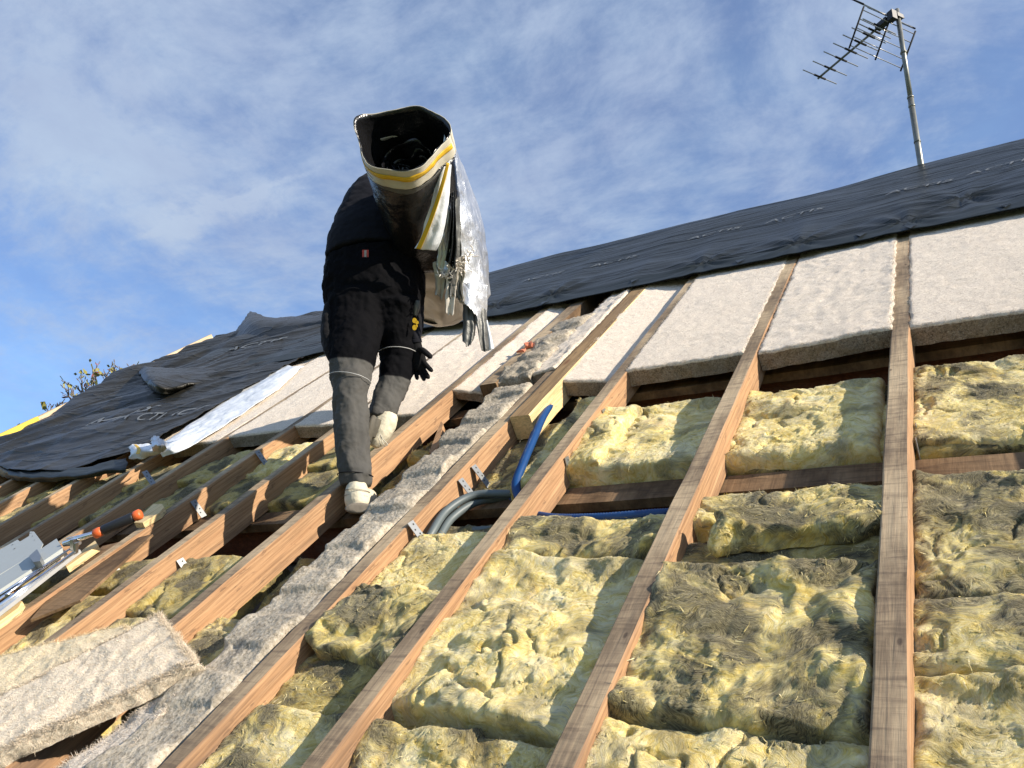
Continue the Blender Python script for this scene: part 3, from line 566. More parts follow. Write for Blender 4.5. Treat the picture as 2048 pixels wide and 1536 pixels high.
# loose batts heaped at the lower left
def LQ(pts,w): return [P(x,y,ww) for (x,y),ww in zip(pts,w)]
batt_piece(LQ([(-60,1440),(345,1300),(250,1250),(-60,1322)],(.03,.03,.035,.05)),.045,'yellowish loose batt lying behind the long one at the lower left',mat='batt_yellow',res=.006,lump=.008,lat=.007,fib=5200,fl=.016,r=.016,emat='batt_warm',rid=.005)
batt_piece(LQ([(-60,1530),(398,1322),(322,1224),(-60,1418)],(.045,.045,.085,.065)),.045,'long upper loose batt with a furry torn end, heaped at the lower left',mat='batt_warm',res=.006,lump=.010,lat=.006,fib=9000,fl=.016,r=.018,emat='batt_warm',rid=.005)
batt_piece(LQ([(-140,1640),(25,1508),(135,1432),(-60,1490)],(-.01,-.01,.0,.0)),.04,'loose batt corner poking out under the long one, against the picture corner',mat='batt_warm',res=.007,lump=.008,lat=.012,fib=1800,fl=.016,r=.014,emat='batt_warm',rid=.004)
batt_piece(LQ([(60,1590),(190,1575),(412,1334),(362,1352)],(-.03,-.005,.004,-.012)),.05,'loose batt wedged between rafter and mortar strip at the lower left',mat='batt',res=.006,lump=.008,lat=.006,fib=3600,fl=.014,r=.014,emat='batt',rid=.005)
# ============================================================ membranes
def interp(pl,s):
    pl=np.asarray(pl,float); return np.interp(s,pl[:,0],pl[:,1])
def sag(u):
    us=[(a+b_)/2 for k,a,b_,l in RL]; us=np.array(sorted(us)); i=np.clip(np.searchsorted(us,u)-1,0,len(us)-2); t=np.clip((u-us[i])/(us[i+1]-us[i]),0,1); return -4*t*(1-t)
def h_ridge(u,v):
    p=np.stack([u,v,u*0],1)
    h=.030+.010*sag(u)*np.clip((5.85-v)/1.2,.2,1)+.016*fbm(p*np.array([.9,1.6,1])+4,2)
    h+=.006*ridge(p*np.array([.8,7,1])+np.array([0,0,2.]),1)*(.4+.6*np.clip(fbm(p*1.1+8,2)+.5,0,1))
    h+=.0016*ridge(p*np.array([1.6,20,1])+7,1)+.0006*fbm(p*14,2)
    for (cu,cv) in ((-1.18,4.30),(-.66,4.28),(-.16,4.25),(-2.15,4.35),(.1,4.5),(-2.6,4.4)):
        du,dv=u-cu,v-cv; r=np.sqrt(du**2+dv**2)+1e-4; a=np.arctan2(dv,du); h+=.012*np.exp(-r/.22)*np.cos(9*a+3*cu)*np.clip(r/.05,0,1)-.012*np.exp(-r/.06)
    return h
RB=[(-6.2,4.42),(-5.3,4.26),(-4.22,4.16),(-3.74,4.20),(-3.1,4.215),(-2.46,4.15),(-1.9,4.16),(-1.17,4.14),(-.6,4.10),(0,4.07),(.31,4.05),(1.4,4.0)]
def sheet(name,nu,nv,ufun,hfun,mat,parent,lift=0.,thick=.0015):
    s,t=np.meshgrid(np.linspace(0,1,nu),np.linspace(0,1,nv),indexing='ij'); u,v=ufun(s.ravel(),t.ravel()); w_=hfun(u,v)+lift
    V=np.stack([u,v,w_],1); f=gridf(nu,nv); o=mk(name,V,f,[mat] if isinstance(mat,str) else mat,parent)
    m_=o.modifiers.new('thickness','SOLIDIFY'); m_.thickness=thick; m_.offset=-1; return o
rt=thing('roof_membrane','long dark grey membrane covering the ridge from the man to the right edge','membrane',(-2.4,4.1,0))
def uf(s,t):
    u=-6.0+7.35*s; lo=interp(RB,u)+.012*pn(np.stack([u*2.2,u*0+3,u*0],1)); return u,lo+(5.86-lo)*t
def hr(u,v):
    lo=interp(RB,u); e_=np.clip((v-lo)/.16,0,1); top=np.clip((v-5.70)/.16,0,1); left=np.clip((-4.6-u)/1.4,0,1)
    return h_ridge(u,v)*(.35+.65*e_)+.012+.01*(1-e_)-top*top*.05+left*.025
sheet('membrane_sheet',420,150,uf,hr,'membrane',rt)
def uh(s,t):
    u=-4.9+6.25*s; lo=interp(RB,u)+.012*pn(np.stack([u*2.2,u*0+3,u*0],1)); wd_=.155+.02*pn(np.stack([u*1.7,u*0,u*0+6],1)); return u,lo-.006+wd_*t
sheet('hem_band',360,14,uh,lambda u,v: hr(u,v)+.006,'membrane_hem',rt)
# small bright tabs on the hem
b=MB()
ts_=[]
for px,py in ((1086,612),(1266,568),(1478,528),(1722,478),(1822,462),(2012,420)):
    p=P(px,py,.03); u0,v0=p[0],p[1]; h0=float(hr(np.array([u0]),np.array([v0]))[0])+.012
    b=MB(); b.add([(u0-.026,v0+.05,h0+.002),(u0,v0-.02,h0+.002),(u0+.03,v0+.045,h0+.002)],[(0,1,2)]); b.build('tab','membrane',rt)
# left membrane
LE=[(2.45,-5.6),(2.7,-6.4),(3.0,-6.93),(3.35,-6.95),(3.9,-6.93),(4.1,-6.99),(4.3,-7.06),(4.8,-7.08),(5.1,-7.0),(5.4,-6.96),(5.86,-6.93)]
LT=thing('roof_membrane','crumpled dark membrane on the far left slope, brown sheen along the verge','membrane',(-5.4,2.6,0))
def ul_(s,t):
    # bottom edge and top edge as functions of s, left and right edges of t
    bot=np.interp(s,[0,.12,.28,.42,.6,.72,.85,1],[3.20,2.98,2.72,2.58,2.50,2.54,2.60,2.70]); bu=-6.98+(-4.15+6.98)*s
    topv=5.88+0*s; tu=-6.93+(-4.4+6.93)*s
    v=bot+(topv-bot)*t; u=bu+(tu-bu)*t
    right=np.interp(v,[2.5,2.75,3.2,3.7,4.1,5.9],[-4.36,-4.13,-4.14,-4.15,-4.13,-4.2]); left=np.interp(v,[a for a,_ in LE],[b_ for _,b_ in LE])
    left=np.maximum(left,-7.08); u=left*(1-s)+right*s
    bot2=np.interp(u,[-7.0,-6.4,-5.8,-5.38,-5.0,-4.7,-4.36,-4.13],[3.35,3.02,2.74,2.62,2.56,2.54,2.66,2.74]); v=bot2+(5.88-bot2)*t
    left=np.interp(v,[a for a,_ in LE],[b_ for _,b_ in LE]); 
    u=np.maximum(u,left); return u,v
def hl(u,v):
    p=np.stack([u,v,u*0],1); d=np.stack([u*.8+v*.35,v*1.-u*.35,u*0],1); dw=d+.15*vnoise(p*1.3+3,2)
    h=.034+.010*sag(u)+.018*fbm(p*np.array([.8,.9,1])+14,2)+.034*np.abs(pn(dw*np.array([.5,2.3,1])+21))*2*np.clip((-4.2-u)/1.,.25,1)+.012*ridge(dw*np.array([.5,4.6,1])+31,1)
    h+=.010*ridge(dw*np.array([.8,7,1])+3,2)+.004*np.abs(pn(dw*np.array([1.5,15,1])))+.0015*fbm(p*9,2)
    vg=np.clip((v-3.85)/.25,0,1)*np.clip((5.15-v)/.2,0,1)
    h+=.05*np.clip((-6.55-u)/.35,0,1)*vg+.012*np.clip((-6.7-u)/.25,0,1)*(1-vg)
    eb=np.clip((v-2.6)/.25,0,1); h-=.02*(1-eb)
    return np.maximum(h,.004)
sheet('membrane_sheet',300,300,ul_,hl,'membrane_brown',LT)
# folded flaps of the left membrane that stand up against the sky
def patch(name,rows,mat,parent,n=26,m=26,amp=.01,fr=7.,thick=.0015,seed=0.,base=None):
    "smooth sheet through rows of control points"
    R=[catmull(r,m) for r in rows]; C=np.stack([catmull([R[i][j] for i in range(len(R))],n) for j in range(m)],1)
    V=C.reshape(-1,3); V=V+vnoise(V*fr+seed,3)*amp; o=mk(name,V,gridf(n,m),[mat],parent,base=base)
    q=o.modifiers.new('thickness','SOLIDIFY'); q.thickness=thick; q.offset=0; return o
patch('fold',[[P(276,742,.08),P(290,732,.10),P(330,736,.09),P(372,735,.06),P(415,722,.02)],[P(281,750,.17),P(298,740,.19),P(335,745,.16),P(380,742,.10),P(430,735,.05)],[P(292,765,.17),P(310,765,.18),P(345,772,.12),P(395,765,.07),P(450,755,.03)],[P(302,780,.10),P(322,787,.10),P(352,787,.05),P(400,775,.0),P(470,765,-.02)]],'membrane_brown',LT,amp=.012,fr=10,seed=3)
patch('fold',[[P(500,622,.10),P(513,626,.12),P(540,635,.10),P(600,632,.08),P(655,629,.07)],[P(487,640,.13),P(506,640,.17),P(540,643,.15),P(600,642,.11),P(660,637,.09)],[P(468,668,.06),P(500,668,.10),P(545,664,.09),P(600,660,.06),P(665,650,.04)],[P(440,700,.0),P(490,695,.01),P(545,690,.0),P(610,680,.0),P(680,670,-.01)]],'membrane_brown',LT,amp=.008,seed=8)
patch('fold',[[P(0,905,.03),P(30,928,.04),P(90,938,.035),P(170,935,.03),P(252,915,.03)],[P(-5,930,.035),P(28,948,.045),P(90,952,.04),P(170,948,.035),P(254,932,.03)],[P(-5,950,-.01),P(28,960,.0),P(90,964,.0),P(170,956,.0),P(252,944,.0)]],'membrane_hem',LT,amp=.010,fr=9,seed=12)
# white film edge of the left membrane
patch('white_edge',[[P(572,730,.035),P(530,752,.035),P(455,800,.03),P(385,845,.03),P(335,880,.045),P(312,888,.05)],[P(590,733,.04),P(542,764,.04),P(470,812,.03),P(398,856,.035),P(345,892,.05),P(318,902,.04)],[P(608,730,.02),P(560,775,.02),P(482,830,.02),P(412,874,.02),P(362,902,.02),P(325,915,.01)]],'white_film',LT,n=40,m=140,amp=.007,fr=9,seed=4)
patch('white_edge',[[P(256,893,.06),P(275,889,.07),P(300,888,.07),P(322,888,.07)],[P(262,905,.06),P(278,900,.08),P(300,900,.07),P(322,900,.06)],[P(258,918,.02),P(280,918,.03),P(300,912,.03),P(320,908,.03)]],'white_film',LT,n=16,m=24,amp=.008,fr=15,seed=6)
patch('white_edge',[[P(303,873,.12),P(318,873,.14),P(332,882,.10)],[P(304,890,.13),P(318,888,.16),P(334,893,.10)],[P(308,903,.08),P(320,905,.08),P(330,900,.06)]],'foil',LT,n=14,m=16,amp=.012,fr=22,seed=9)
patch('yellow_mark',[[P(267,889,.088),P(274,897,.092),P(272,908,.08)],[P(273,889,.088),P(281,897,.092),P(279,908,.08)]],'yellow',LT,n=6,m=12,amp=.001)
# printed lettering
def lettering(txt,px,py,size,hf,parent,ang=0.,shear=0.,sx=1.,w_=.03,lift=.006):
    cu=bpy.data.curves.new('t','FONT'); cu.body=txt; cu.size=size; cu.shear=shear; cu.resolution_u=3
    to=bpy.data.objects.new('t',cu); COL.objects.link(to); dg=bpy.context.evaluated_depsgraph_get(); me=bpy.data.meshes.new_from_object(to.evaluated_get(dg))
    bm=bmesh.new(); bm.from_mesh(me); bmesh.ops.triangulate(bm,faces=bm.faces[:])
    for _ in range(2):
        le=[e for e in bm.edges if e.calc_length()>.025]
        if le: bmesh.ops.subdivide_edges(bm,edges=le,cuts=1)
    bmesh.ops.triangulate(bm,faces=bm.faces[:])
    V=np.array([v.co[:] for v in bm.verts]); fc=[[v.index for v in q.verts] for q in bm.faces]; bm.free()
    bpy.data.objects.remove(to); p=P(px,py,w_); V[:,0]*=sx
    c_,s_=math.cos(ang),math.sin(ang); u=p[0]+V[:,0]*c_-V[:,1]*s_; v=p[1]+V[:,0]*s_+V[:,1]*c_
    mk('lettering',np.stack([u,v,hf(u,v)+lift],1),fc,'print_grey',parent,smooth=True)
for tx_,px,py,z_,sx_ in (('AC',148,868,.24,1.5),('IS',262,842,.18,1.6),('A',232,858,.15,1.5),('CTI',272,852,.12,1.3),('ACT',322,843,.13,1.5),('ACTIS',450,716,.12,2.2)): lettering(tx_,px,py,z_,hl,LT,.02,.2,sx_,.03,.008)
for px,py in ((520,690),(1040,568),(1180,540),(1375,487),(1530,452),(1770,398),(1930,358)): lettering('ACTIS',px,py,.075,hr,rt,.0,.2,1.7)
# ============================================================ sheet metal cutter on the left
CT=thing('metal_cutter','grey sheet metal cutter with chrome rails, resting across the left rafters','tool',P(60,1130,.0))
nW=np.array([0,0,1.])
b=MB()
b.prism([P(*q,.075) for q in ((-60,1140),(0,1099),(35,1079),(40,1083),(58,1072),(60,1063),(68,1063),(86,1087),(80,1100),(-60,1185))],.004,nW); 
b.prism([P(*q,.083) for q in ((-60,1188),(60,1112),(113,1077),(125,1096),(60,1140),(-60,1218))],.02,nW)
b.prism([P(*q,.06) for q in ((-60,1222),(60,1143),(130,1100),(133,1104),(62,1152),(-60,1234))],.012,nW)
b.build('body','sheet_grey',CT)
b=MB(); b.prism([P(*q,.105) for q in ((58,1112),(74,1098),(82,1112),(80,1122),(66,1124))],.03,nW); b.build('bracket','zinc',CT)
b=MB()
for q,r_ in (((25,1089),.004),((29,1097),.004),((62,1066),.003),((65,1072),.003),((69,1080),.003)):
    p=P(*q,.077); b=MB(); b.add([p+r_*np.array([math.cos(x),math.sin(x),0]) for x in np.linspace(0,6.28,9)[:-1]],[tuple(range(8))]); b.build('hole','hole',CT)
b=MB()
for (x0,y0,x1,y1,r_,w_) in ((-60,1240,128,1108,.006,.07),(-60,1228,140,1098,.004,.078),(-60,1252,150,1104,.006,.068)): b.tube([P(x0,y0,w_),P(x1,y1,w_)],r_,10)
b.build('rail','chrome',CT,smooth=True)
b=MB(); b.prism([P(*q,.062) for q in ((-60,1258),(152,1097),(160,1099),(-60,1270))],.014,nW); b.build('fence_bar','alu',CT)
b=MB(); b.box(P(146,1090,.08),(CX,CY,CZ),(.006,.022,.012)); b.box(P(152,1096,.08),(CX,CY,CZ),(.004,.02,.01)); b.tube([P(128,1090,.08),P(160,1086,.08)],.007,8); b.box(P(22,1192,.06),(CX,CY,CZ),(.02,.008,.01)); b.build('clamp','steel',CT)
b=MB(); b.tube([P(128,1088,.085),P(196,1064,.092)],.011,12); b.tube([P(134,1078,.085),P(180,1066,.088)],.004,8); b.build('shaft','chrome',CT,smooth=True)
def hd(t): return P(190+(283-190)*t,1068+(1027-1068)*t,.09+.01*t)
b=MB(); b.tube([hd(-.03),hd(0),hd(.1),hd(.16)],[.013,.02,.02,.017],14,0); b.tube([hd(.16),hd(.2),hd(.8),hd(.84)],[.018,.0205,.0205,.018],14,1); b.tube([hd(.84),hd(.87),hd(.97),hd(1.)],[.018,.0215,.0215,.016],14,0); b.build('grip',['orange','rubber'],CT,smooth=True)
for q,lb in ((((268,1045),(306,1008),(324,1008),(328,1014),(318,1026),(285,1045)),'pale pointed wood wedge beyond the orange and black grip'),(((128,1128),(190,1081),(196,1090),(133,1134)),'short square wood wedge under the chrome shaft'),(((-20,1238),(35,1200),(44,1202),(36,1216),(-20,1256)),'yellow wood wedge below the cutter at the left edge')):
    b=MB(); b.prism([P(x,y,.028) for x,y in q],.026,nW); o=b.build('wood_wedge','wood_pale'); tag(o,lb,'wedge','wood wedges lying on the rafters')
b=MB(); b.prism([P(x,y,-.012) for x,y in ((110,1180),(205,1092),(305,1068),(262,1108),(160,1200),(60,1240))],.01,nW); o=b.build('roofing_scrap','wood_board'); tag(o,'dusty dark scrap of board lying under the cutter and its grip','board')
b=MB(); b.prism([P(x,y,-.03) for x,y in ((858,905),(872,868),(882,842),(886,848),(874,905))],.03,nW); o=b.build('wood_offcut','wood_side'); tag(o,'thin wood offcut leaning in the hollow below the dark beam','offcut')
# ============================================================ pipes
def pipe(name,pts,r,mat,label,n=260,corr=.07):
    c_=catmull(pts,n); b=MB(); b.tube(c_,r,12,corr=corr); o=b.build(name,mat,smooth=True); tag(o,label,'pipe'); return o
pipe('conduit',[P(1135,768,-.16),P(1112,795,-.07),P(1088,830,-.03),P(1066,880,-.015),P(1045,930,-.02),P(1032,975,-.04),P(1055,1020,-.075),P(1100,1036,-.075),P(1200,1036,-.075),P(1330,1027,-.08),P(1400,1030,-.16)],.0145,'blue_pipe','blue corrugated conduit looping down behind the third rafter and along the cross beam',420)
pipe('conduit',[P(1125,815,-.12),P(1100,808,-.08),P(1080,838,-.075),P(1060,890,-.07),P(1040,940,-.08),P(1025,990,-.11),P(1035,1040,-.16)],.0135,'blue_pipe','second blue conduit running close under the first one',260)
pipe('conduit',[P(835,1120,-.10),P(862,1068,-.06),P(895,1020,-.05),P(950,990,-.06),P(1030,988,-.09),P(1100,990,-.16)],.0135,'grey_pipe','upper grey corrugated conduit bending over below the metal straps')
pipe('conduit',[P(850,1120,-.12),P(875,1080,-.09),P(905,1035,-.08),P(960,1002,-.09),P(1040,997,-.13),P(1110,1000,-.2)],.0135,'grey_pipe','lower grey corrugated conduit tucked against the upper one')
pipe('conduit',[P(890,1080,-.15),P(930,1064,-.12),P(985,1060,-.12),P(1040,1058,-.16)],.013,'grey_pipe','short grey conduit lying flat on the wool below the others',120)
# ============================================================ antenna
MBS=P(1843,338,.02)-UPV*.35
AT=thing('tv_antenna','television antenna on a tall thin mast above the right end of the ridge','antenna',MBS)
mp=lambda h: MBS+UPV*(.35+h)
b=MB(); b.tube([mp(-.35),mp(.55)],.0185,12); b.tube([mp(.5),mp(1.30)],.0155,12)
for h in (.2,.48,.55,.92): b.tube([mp(h),mp(h+.012)],.021,12)
b.build('mast','mast',AT,smooth=True)
top=mp(1.235); wz=lambda p: p@UPV
def athz(px,py,z):
    r=(px-1024)*CX-(py-768)*CY-F*CZ; k=(z-CAM@UPV)/(r@UPV); return CAM+r*k
z0=wz(top)
tip=athz(1636,157,z0-.03); root=athz(1772,42,z0-.03)
bd=(tip-root)/np.linalg.norm(tip-root); el=np.cross(bd,UPV); el/=np.linalg.norm(el)
b=MB(); b.tube([root,tip],.0085,8); b.build('boom','mast',AT,smooth=True)
for px,py,hl_ in ((1640,154,.165),(1658,136,.165),(1677,116,.165),(1695,99,.165),(1713,82,.165),(1729,67,.16),(1738,57,.155),(1748,48,.155)):
    c_=athz(px,py,z0-.03); c_=root+bd*((c_-root)@bd); b=MB(); b.tube([c_-el*hl_,c_+el*hl_],.0042,6,0); b.tube([c_-el*.055,c_+el*.055],.0075,6,1); b.build('director',['steel','hole'],AT,smooth=True)
for sgn in (-1,1):
    for k in range(5):
        a=root-bd*.04+ (bd*.035+UPV*sgn*.05)*(k+.6)*.95; b=MB(); b.tube([a-el*.24,a+el*.24],.0032,6); b.build('reflector_rod','steel',AT,smooth=True)
    b=MB()
    for e_ in (-1,1):
        p0=root-bd*.04+(bd*.035+UPV*sgn*.05)*.2+el*e_*.24; p1=root-bd*.04+(bd*.035+UPV*sgn*.05)*4.7+el*e_*.24; b.tube([p0,p1],.006,6)
    p0=root-bd*.04; b.tube([p0,p0+(bd*.035+UPV*sgn*.05)*4.7],.006,6); b.build('reflector_frame','hole',AT,smooth=True)
b=MB(); b.box(root+bd*.03,(bd,el,UPV),(.045,.022,.018)); b.box(root-bd*.05,(bd,el,UPV),(.022,.022,.035)); b.build('dipole_box','rubber',AT)
b=MB(); b.box((top+root)/2,(top-root,el,UPV),(np.linalg.norm(top-root)/2,.010,.010)); b.box(top,(bd,el,UPV),(.022,.028,.016)); b.tube([top-el*.05,top+el*.06+UPV*.02],.006,6); b.build('clamp','rubber',AT)
# ============================================================ shrub behind the verge
def shrub(name,stems,label,d,leafn=6):
    t=thing(name,label,'shrub',at(stems[0][0],stems[0][1],d)); b=MB(); lf=MB()
    def tw(p,dr,L,r,lev):
        n=5; pts=[p]; dd=dr.copy()
        for k in range(n): dd=dd+RNG.normal(size=3)*.14; dd/=np.linalg.norm(dd); pts.append(pts[-1]+dd*L/n)
        b.tube(pts,np.linspace(r,r*.55,n+1),5)
        if lev>0:
            for k in range(3 if lev>1 else 3):
                q=pts[2+k] if k<4 else pts[-1]; d2=dd+RNG.normal(size=3)*.55; d2/=np.linalg.norm(d2); tw(q,d2,L*.42,r*.6,lev-1)
        else:
            pts_=pts[-1]; b.tube([pts_,pts_+dd*.03],[r*1.6,r*.8],5)
            if RNG.random()<leafn/20:
                for _ in range(3):
                    q=pts_+RNG.normal(size=3)*.025; a_=RNG.normal(size=3)*.024; c2=RNG.normal(size=3)*.02; lf.add([q,q+a_,q+a_+c2,q+c2],[(0,1,2,3)],int(RNG.random()<.15))
    for (x0,y0,x1,y1) in stems:
        p0=at(x0,y0,d+RNG.uniform(-.2,.2)); p1=at(x1,y1,d); v_=p1-p0; L=np.linalg.norm(v_); tw(p0,v_/L,L,.011,2)
    b.build('stem','twig',t)
    if lf.v: lf.build('leaves',['leaf','leaf_red'],t)
shrub('shrub',[(105,850,98,812),(116,850,112,808)],'bare twig tips at the left end of the verge',8.6,1)
shrub('shrub',[(145,850,130,775),(160,840,146,778),(170,830,158,770)],'leafless shrub tips behind the verge, middle clump',8.6,5)
shrub('shrub',[(195,820,184,738),(208,800,200,750),(178,830,170,765)],'tallest shrub clump with yellow leaves behind the verge',8.6,16)
shrub('shrub',[(232,790,220,735),(222,790,216,740),(252,775,248,732)],'reddish twig clump behind the verge, nearest the raised membrane flap',8.6,5)
shrub('shrub',[(55,880,45,855)],'single small twig behind the yellow end of the verge',8.6,1)
# ============================================================ the man
MAN=thing('person','person in black jacket and dark trousers climbing the roof with a roll on the shoulder','person',at(715,1022,3.0))
def ring(px,py,d,rx,ry,axis,n=28,rot=0.):
    "ellipse across axis: rx in photo pixels sideways, ry in metres in depth"
    c_=at(px,py,d); a=np.asarray(axis,float); a/=np.linalg.norm(a); R=CX-a*(CX@a); R/=np.linalg.norm(R); D_=np.cross(a,R)
    if rot: R,D_=math.cos(rot)*R+math.sin(rot)*D_,-math.sin(rot)*R+math.cos(rot)*D_
    q=np.linspace(0,2*math.pi,n,endpoint=False); r=rx*d/F
    return c_+np.outer(np.cos(q),R)*r+np.outer(np.sin(q),D_)*ry
def loft(b,secs,n=28,per=5,mi=0,cap=True):
    S=np.array([list(s) for s in secs],float); m_=(len(S)-1)*per+1; C=catmull(S,m_); pts=np.array([at(*c[:3]) for c in C]); t=np.gradient(pts,axis=0)
    V=np.concatenate([ring(c[0],c[1],c[2],c[3],c[4],t[i],n) for i,c in enumerate(C)])
    f=[(i*n+k,i*n+(k+1)%n,(i+1)*n+(k+1)%n,(i+1)*n+k) for i in range(m_-1) for k in range(n)]
    if cap: f+=[tuple(range(n-1,-1,-1)),tuple((m_-1)*n+k for k in range(n))]
    b.add(V,f,mi)
def remesh(o,vox,disp=0.,dsc=.1,it=6,dsc2=None,disp2=0):
    r=o.modifiers.new('join','REMESH'); r.mode='VOXEL'; r.voxel_size=vox; r.use_smooth_shade=True
    s=o.modifiers.new('soft','SMOOTH'); s.iterations=it; s.factor=.5
    for k,(a,c_) in enumerate(((disp,dsc),(disp2,dsc2))):
        if a:
            tx=bpy.data.textures.new('folds','CLOUDS'); tx.noise_scale=c_; tx.noise_depth=3; tx.noise_basis='IMPROVED_PERLIN'
            d=o.modifiers.new('folds','DISPLACE'); d.texture=tx; d.strength=a; d.mid_level=.5; d.texture_coords='LOCAL'
# trousers
b=MB()
loft(b,[(718,600,3.40,64,.12),(712,650,3.34,56,.105),(706,700,3.24,50,.092),(702,750,3.16,41,.080),(701,775,3.13,35,.072),(701,820,3.10,34,.070),(704,870,3.06,34,.070),(708,920,3.03,33,.068),(712,950,3.01,32,.066),(712,972,3.0,31,.064)])
loft(b,[(786,600,3.42,58,.12),(790,650,3.42,47,.11),(796,690,3.42,38,.098),(797,725,3.41,34,.086),(792,748,3.37,33,.078),(782,780,3.33,31,.070),(772,805,3.29,29,.066),(765,822,3.26,30,.064),(762,838,3.245,30,.062)])
loft(b,[(742,505,3.50,86,.12),(745,545,3.48,97,.145),(748,590,3.45,101,.15),(752,625,3.43,92,.13),(755,645,3.42,70,.10)])
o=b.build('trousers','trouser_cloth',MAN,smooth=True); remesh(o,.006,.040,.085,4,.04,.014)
for sx_ in (0,1):
    b=MB()
    if sx_==0: loft(b,[(664,618,3.38,14,.06),(660,650,3.34,17,.07),(662,690,3.28,18,.07),(670,722,3.24,12,.05)],n=16)
    else: loft(b,[(832,612,3.44,9,.05),(832,650,3.44,11,.06),(826,690,3.43,10,.05)],n=16)
    o=b.build('pocket','cloth_black',MAN,smooth=True); remesh(o,.006,.02,.05,3)
def band(secs,h,mat,name,parent,grow=1.03):
    b=MB(); n=32
    C=[list(s) for s in secs]; 
    for s in C: s[3]*=grow; s[4]*=grow
    loft(b,C,n=n,per=2,cap=False); return b.build(name,mat,parent,smooth=True)
def cuff(pts,r,mat,name): b=MB(); b.tube(catmull(pts,24),r,6); return b.build(name,mat,MAN,smooth=True)
def arc(px,py,d,rx,ry,axis,a0,a1,gr=1.04,n=14,tilt=0.):
    R=ring(px,py,d,rx*gr,ry*gr,axis,n=64); k=[int(x)%64 for x in np.linspace(a0,a1,n)/360*64]; p=R[k]; 
    return p+np.linspace(-1,1,n)[:,None]*tilt*(-UPV)
# the side facing the camera is where D_ points to +CZ; sample both and keep the near one
def near_arc(px,py,d,rx,ry,axis,tilt=0.,gr=1.05):
    A=arc(px,py,d,rx,ry,axis,0,180,gr); B=arc(px,py,d,rx,ry,axis,360,180,gr); P_=A if (A@CZ).mean()>(B@CZ).mean() else B
    P_=P_[np.argsort(P_@CX)]; return P_+np.linspace(-1,1,len(P_))[:,None]*tilt*(-UPV)
cuff(near_arc(701,759,3.14,39,.077,UPV,.012,1.08),.0019,'piping','piping'); cuff(near_arc(796,711,3.415,37,.090,UPV,-.008,1.1),.0019,'piping','piping')
cuff(near_arc(711,952,3.01,34.5,.068,UPV,0.,1.03),.002,'cloth_black','hem_seam')
# jacket, with sleeves
b=MB()
loft(b,[(742,512,3.50,90,.125),(742,480,3.54,84,.13),(746,445,3.60,74,.135),(750,412,3.66,62,.130),(758,388,3.70,50,.12),(765,372,3.74,28,.09)],n=32)
loft(b,[(708,418,3.68,26,.075),(692,450,3.66,25,.07),(680,495,3.62,22,.065),(670,535,3.60,20,.06),(668,565,3.70,18,.055),(690,560,3.95,17,.05)],n=20)
loft(b,[(790,425,3.74,26,.075),(815,470,3.72,24,.07),(828,515,3.64,22,.06),(830,560,3.55,20,.058),(831,610,3.48,18,.052),(830,660,3.43,16,.046),(830,688,3.40,13,.04)],n=20)
o=b.build('jacket','cloth_navy',MAN,smooth=True); remesh(o,.008,.035,.13,5,.04,.010)
# body: torso, neck and head (mostly hidden by the roll), one skinned surface
b=MB()
loft(b,[(745,520,3.50,60,.08),(748,450,3.60,58,.09),(760,390,3.72,36,.07),(772,362,3.80,17,.05),(778,345,3.84,17,.055),(782,325,3.88,27,.085),(786,300,3.92,30,.098),(788,278,3.95,24,.08),(789,268,3.96,10,.04)],n=24)
b.tube([at(759,308,3.92),at(755,302,3.92),at(757,292,3.93)],[.012,.014,.008],8); b.tube([at(813,308,3.92),at(817,302,3.92),at(815,292,3.93)],[.012,.014,.008],8)
nz=at(786,302,3.92)-CZ*.105; b.tube([nz+CY*.02,nz-CY*.012-CZ*.012],[.008,.015],8)
loft(b,[(690,560,3.95,13,.035),(712,552,4.05,12,.03),(730,560,4.12,14,.03)],n=12)
o=b.build('body','skin',MAN,smooth=True); remesh(o,.006,0,.1,3)
b=MB(); loft(b,[(782,322,3.885,28,.088),(787,300,3.915,32.5,.103),(789,276,3.95,26,.086),(790,264,3.965,10,.04)],n=24); o=b.build('hair','hair',MAN,smooth=True); remesh(o,.006,.01,.02,2)
# belt label
b=MB(); c0=at(731,511,3.345); b.box(c0,(CX,CY,CZ),(.0135,.024,.002),0); b.box(c0+CZ*.0025,(CX,CY,CZ),(.0045,.022,.001),1); b.build('belt_tag',['red','piping'],MAN)
b=MB()
for px,py,r_ in ((829,641,5.5),(834,645,4),(829,655,5.5),(833,652,3)):
    c0=at(px,py,3.33); R=[c0+r_*3.33/F*(math.cos(x)*CX*.8+math.sin(x)*CY) for x in np.linspace(0,6.28,13)[:-1]]; b.prism(R,.003,CZ)
b.build('emblem','yellow',MAN)
b=MB(); loft(b,[(835,601,3.37,5,.012),(833,615,3.37,7,.014),(830,632,3.37,4,.01)],n=12); b.build('pocket_tool','foil_dull',MAN,smooth=True)
# glove: palm and five separate fingers, hanging relaxed and spread
b=MB(); dG=3.40
loft(b,[(829,682,dG,13,.030),(831,700,dG,15,.024),(835,718,dG,17,.018),(838,732,dG,16,.016),(839,740,dG,12,.012)],n=18,per=4)
for pts,r0 in (([(836,698,dG),(846,701,dG-.03),(856,709,dG-.04),(864,716,dG-.045)],.0135),([(842,716,dG),(849,726,dG-.01),(857,735,dG-.02),(865,743,dG-.035)],.0115),([(841,730,dG),(848,741,dG-.005),(853,749,dG-.015),(858,757,dG-.03)],.0115),([(838,735,dG),(842,746,dG),(846,754,dG-.01),(849,761,dG-.025)],.011),([(831,732,dG),(832,742,dG+.01),(833,751,dG+.005),(835,759,dG-.01)],.0105)):
    p=catmull([at(*q) for q in pts],14); r=np.linspace(r0*1.05,r0*.86,14); r[-1]*=.45; r[-2]*=.85; b.tube(p,r,12)
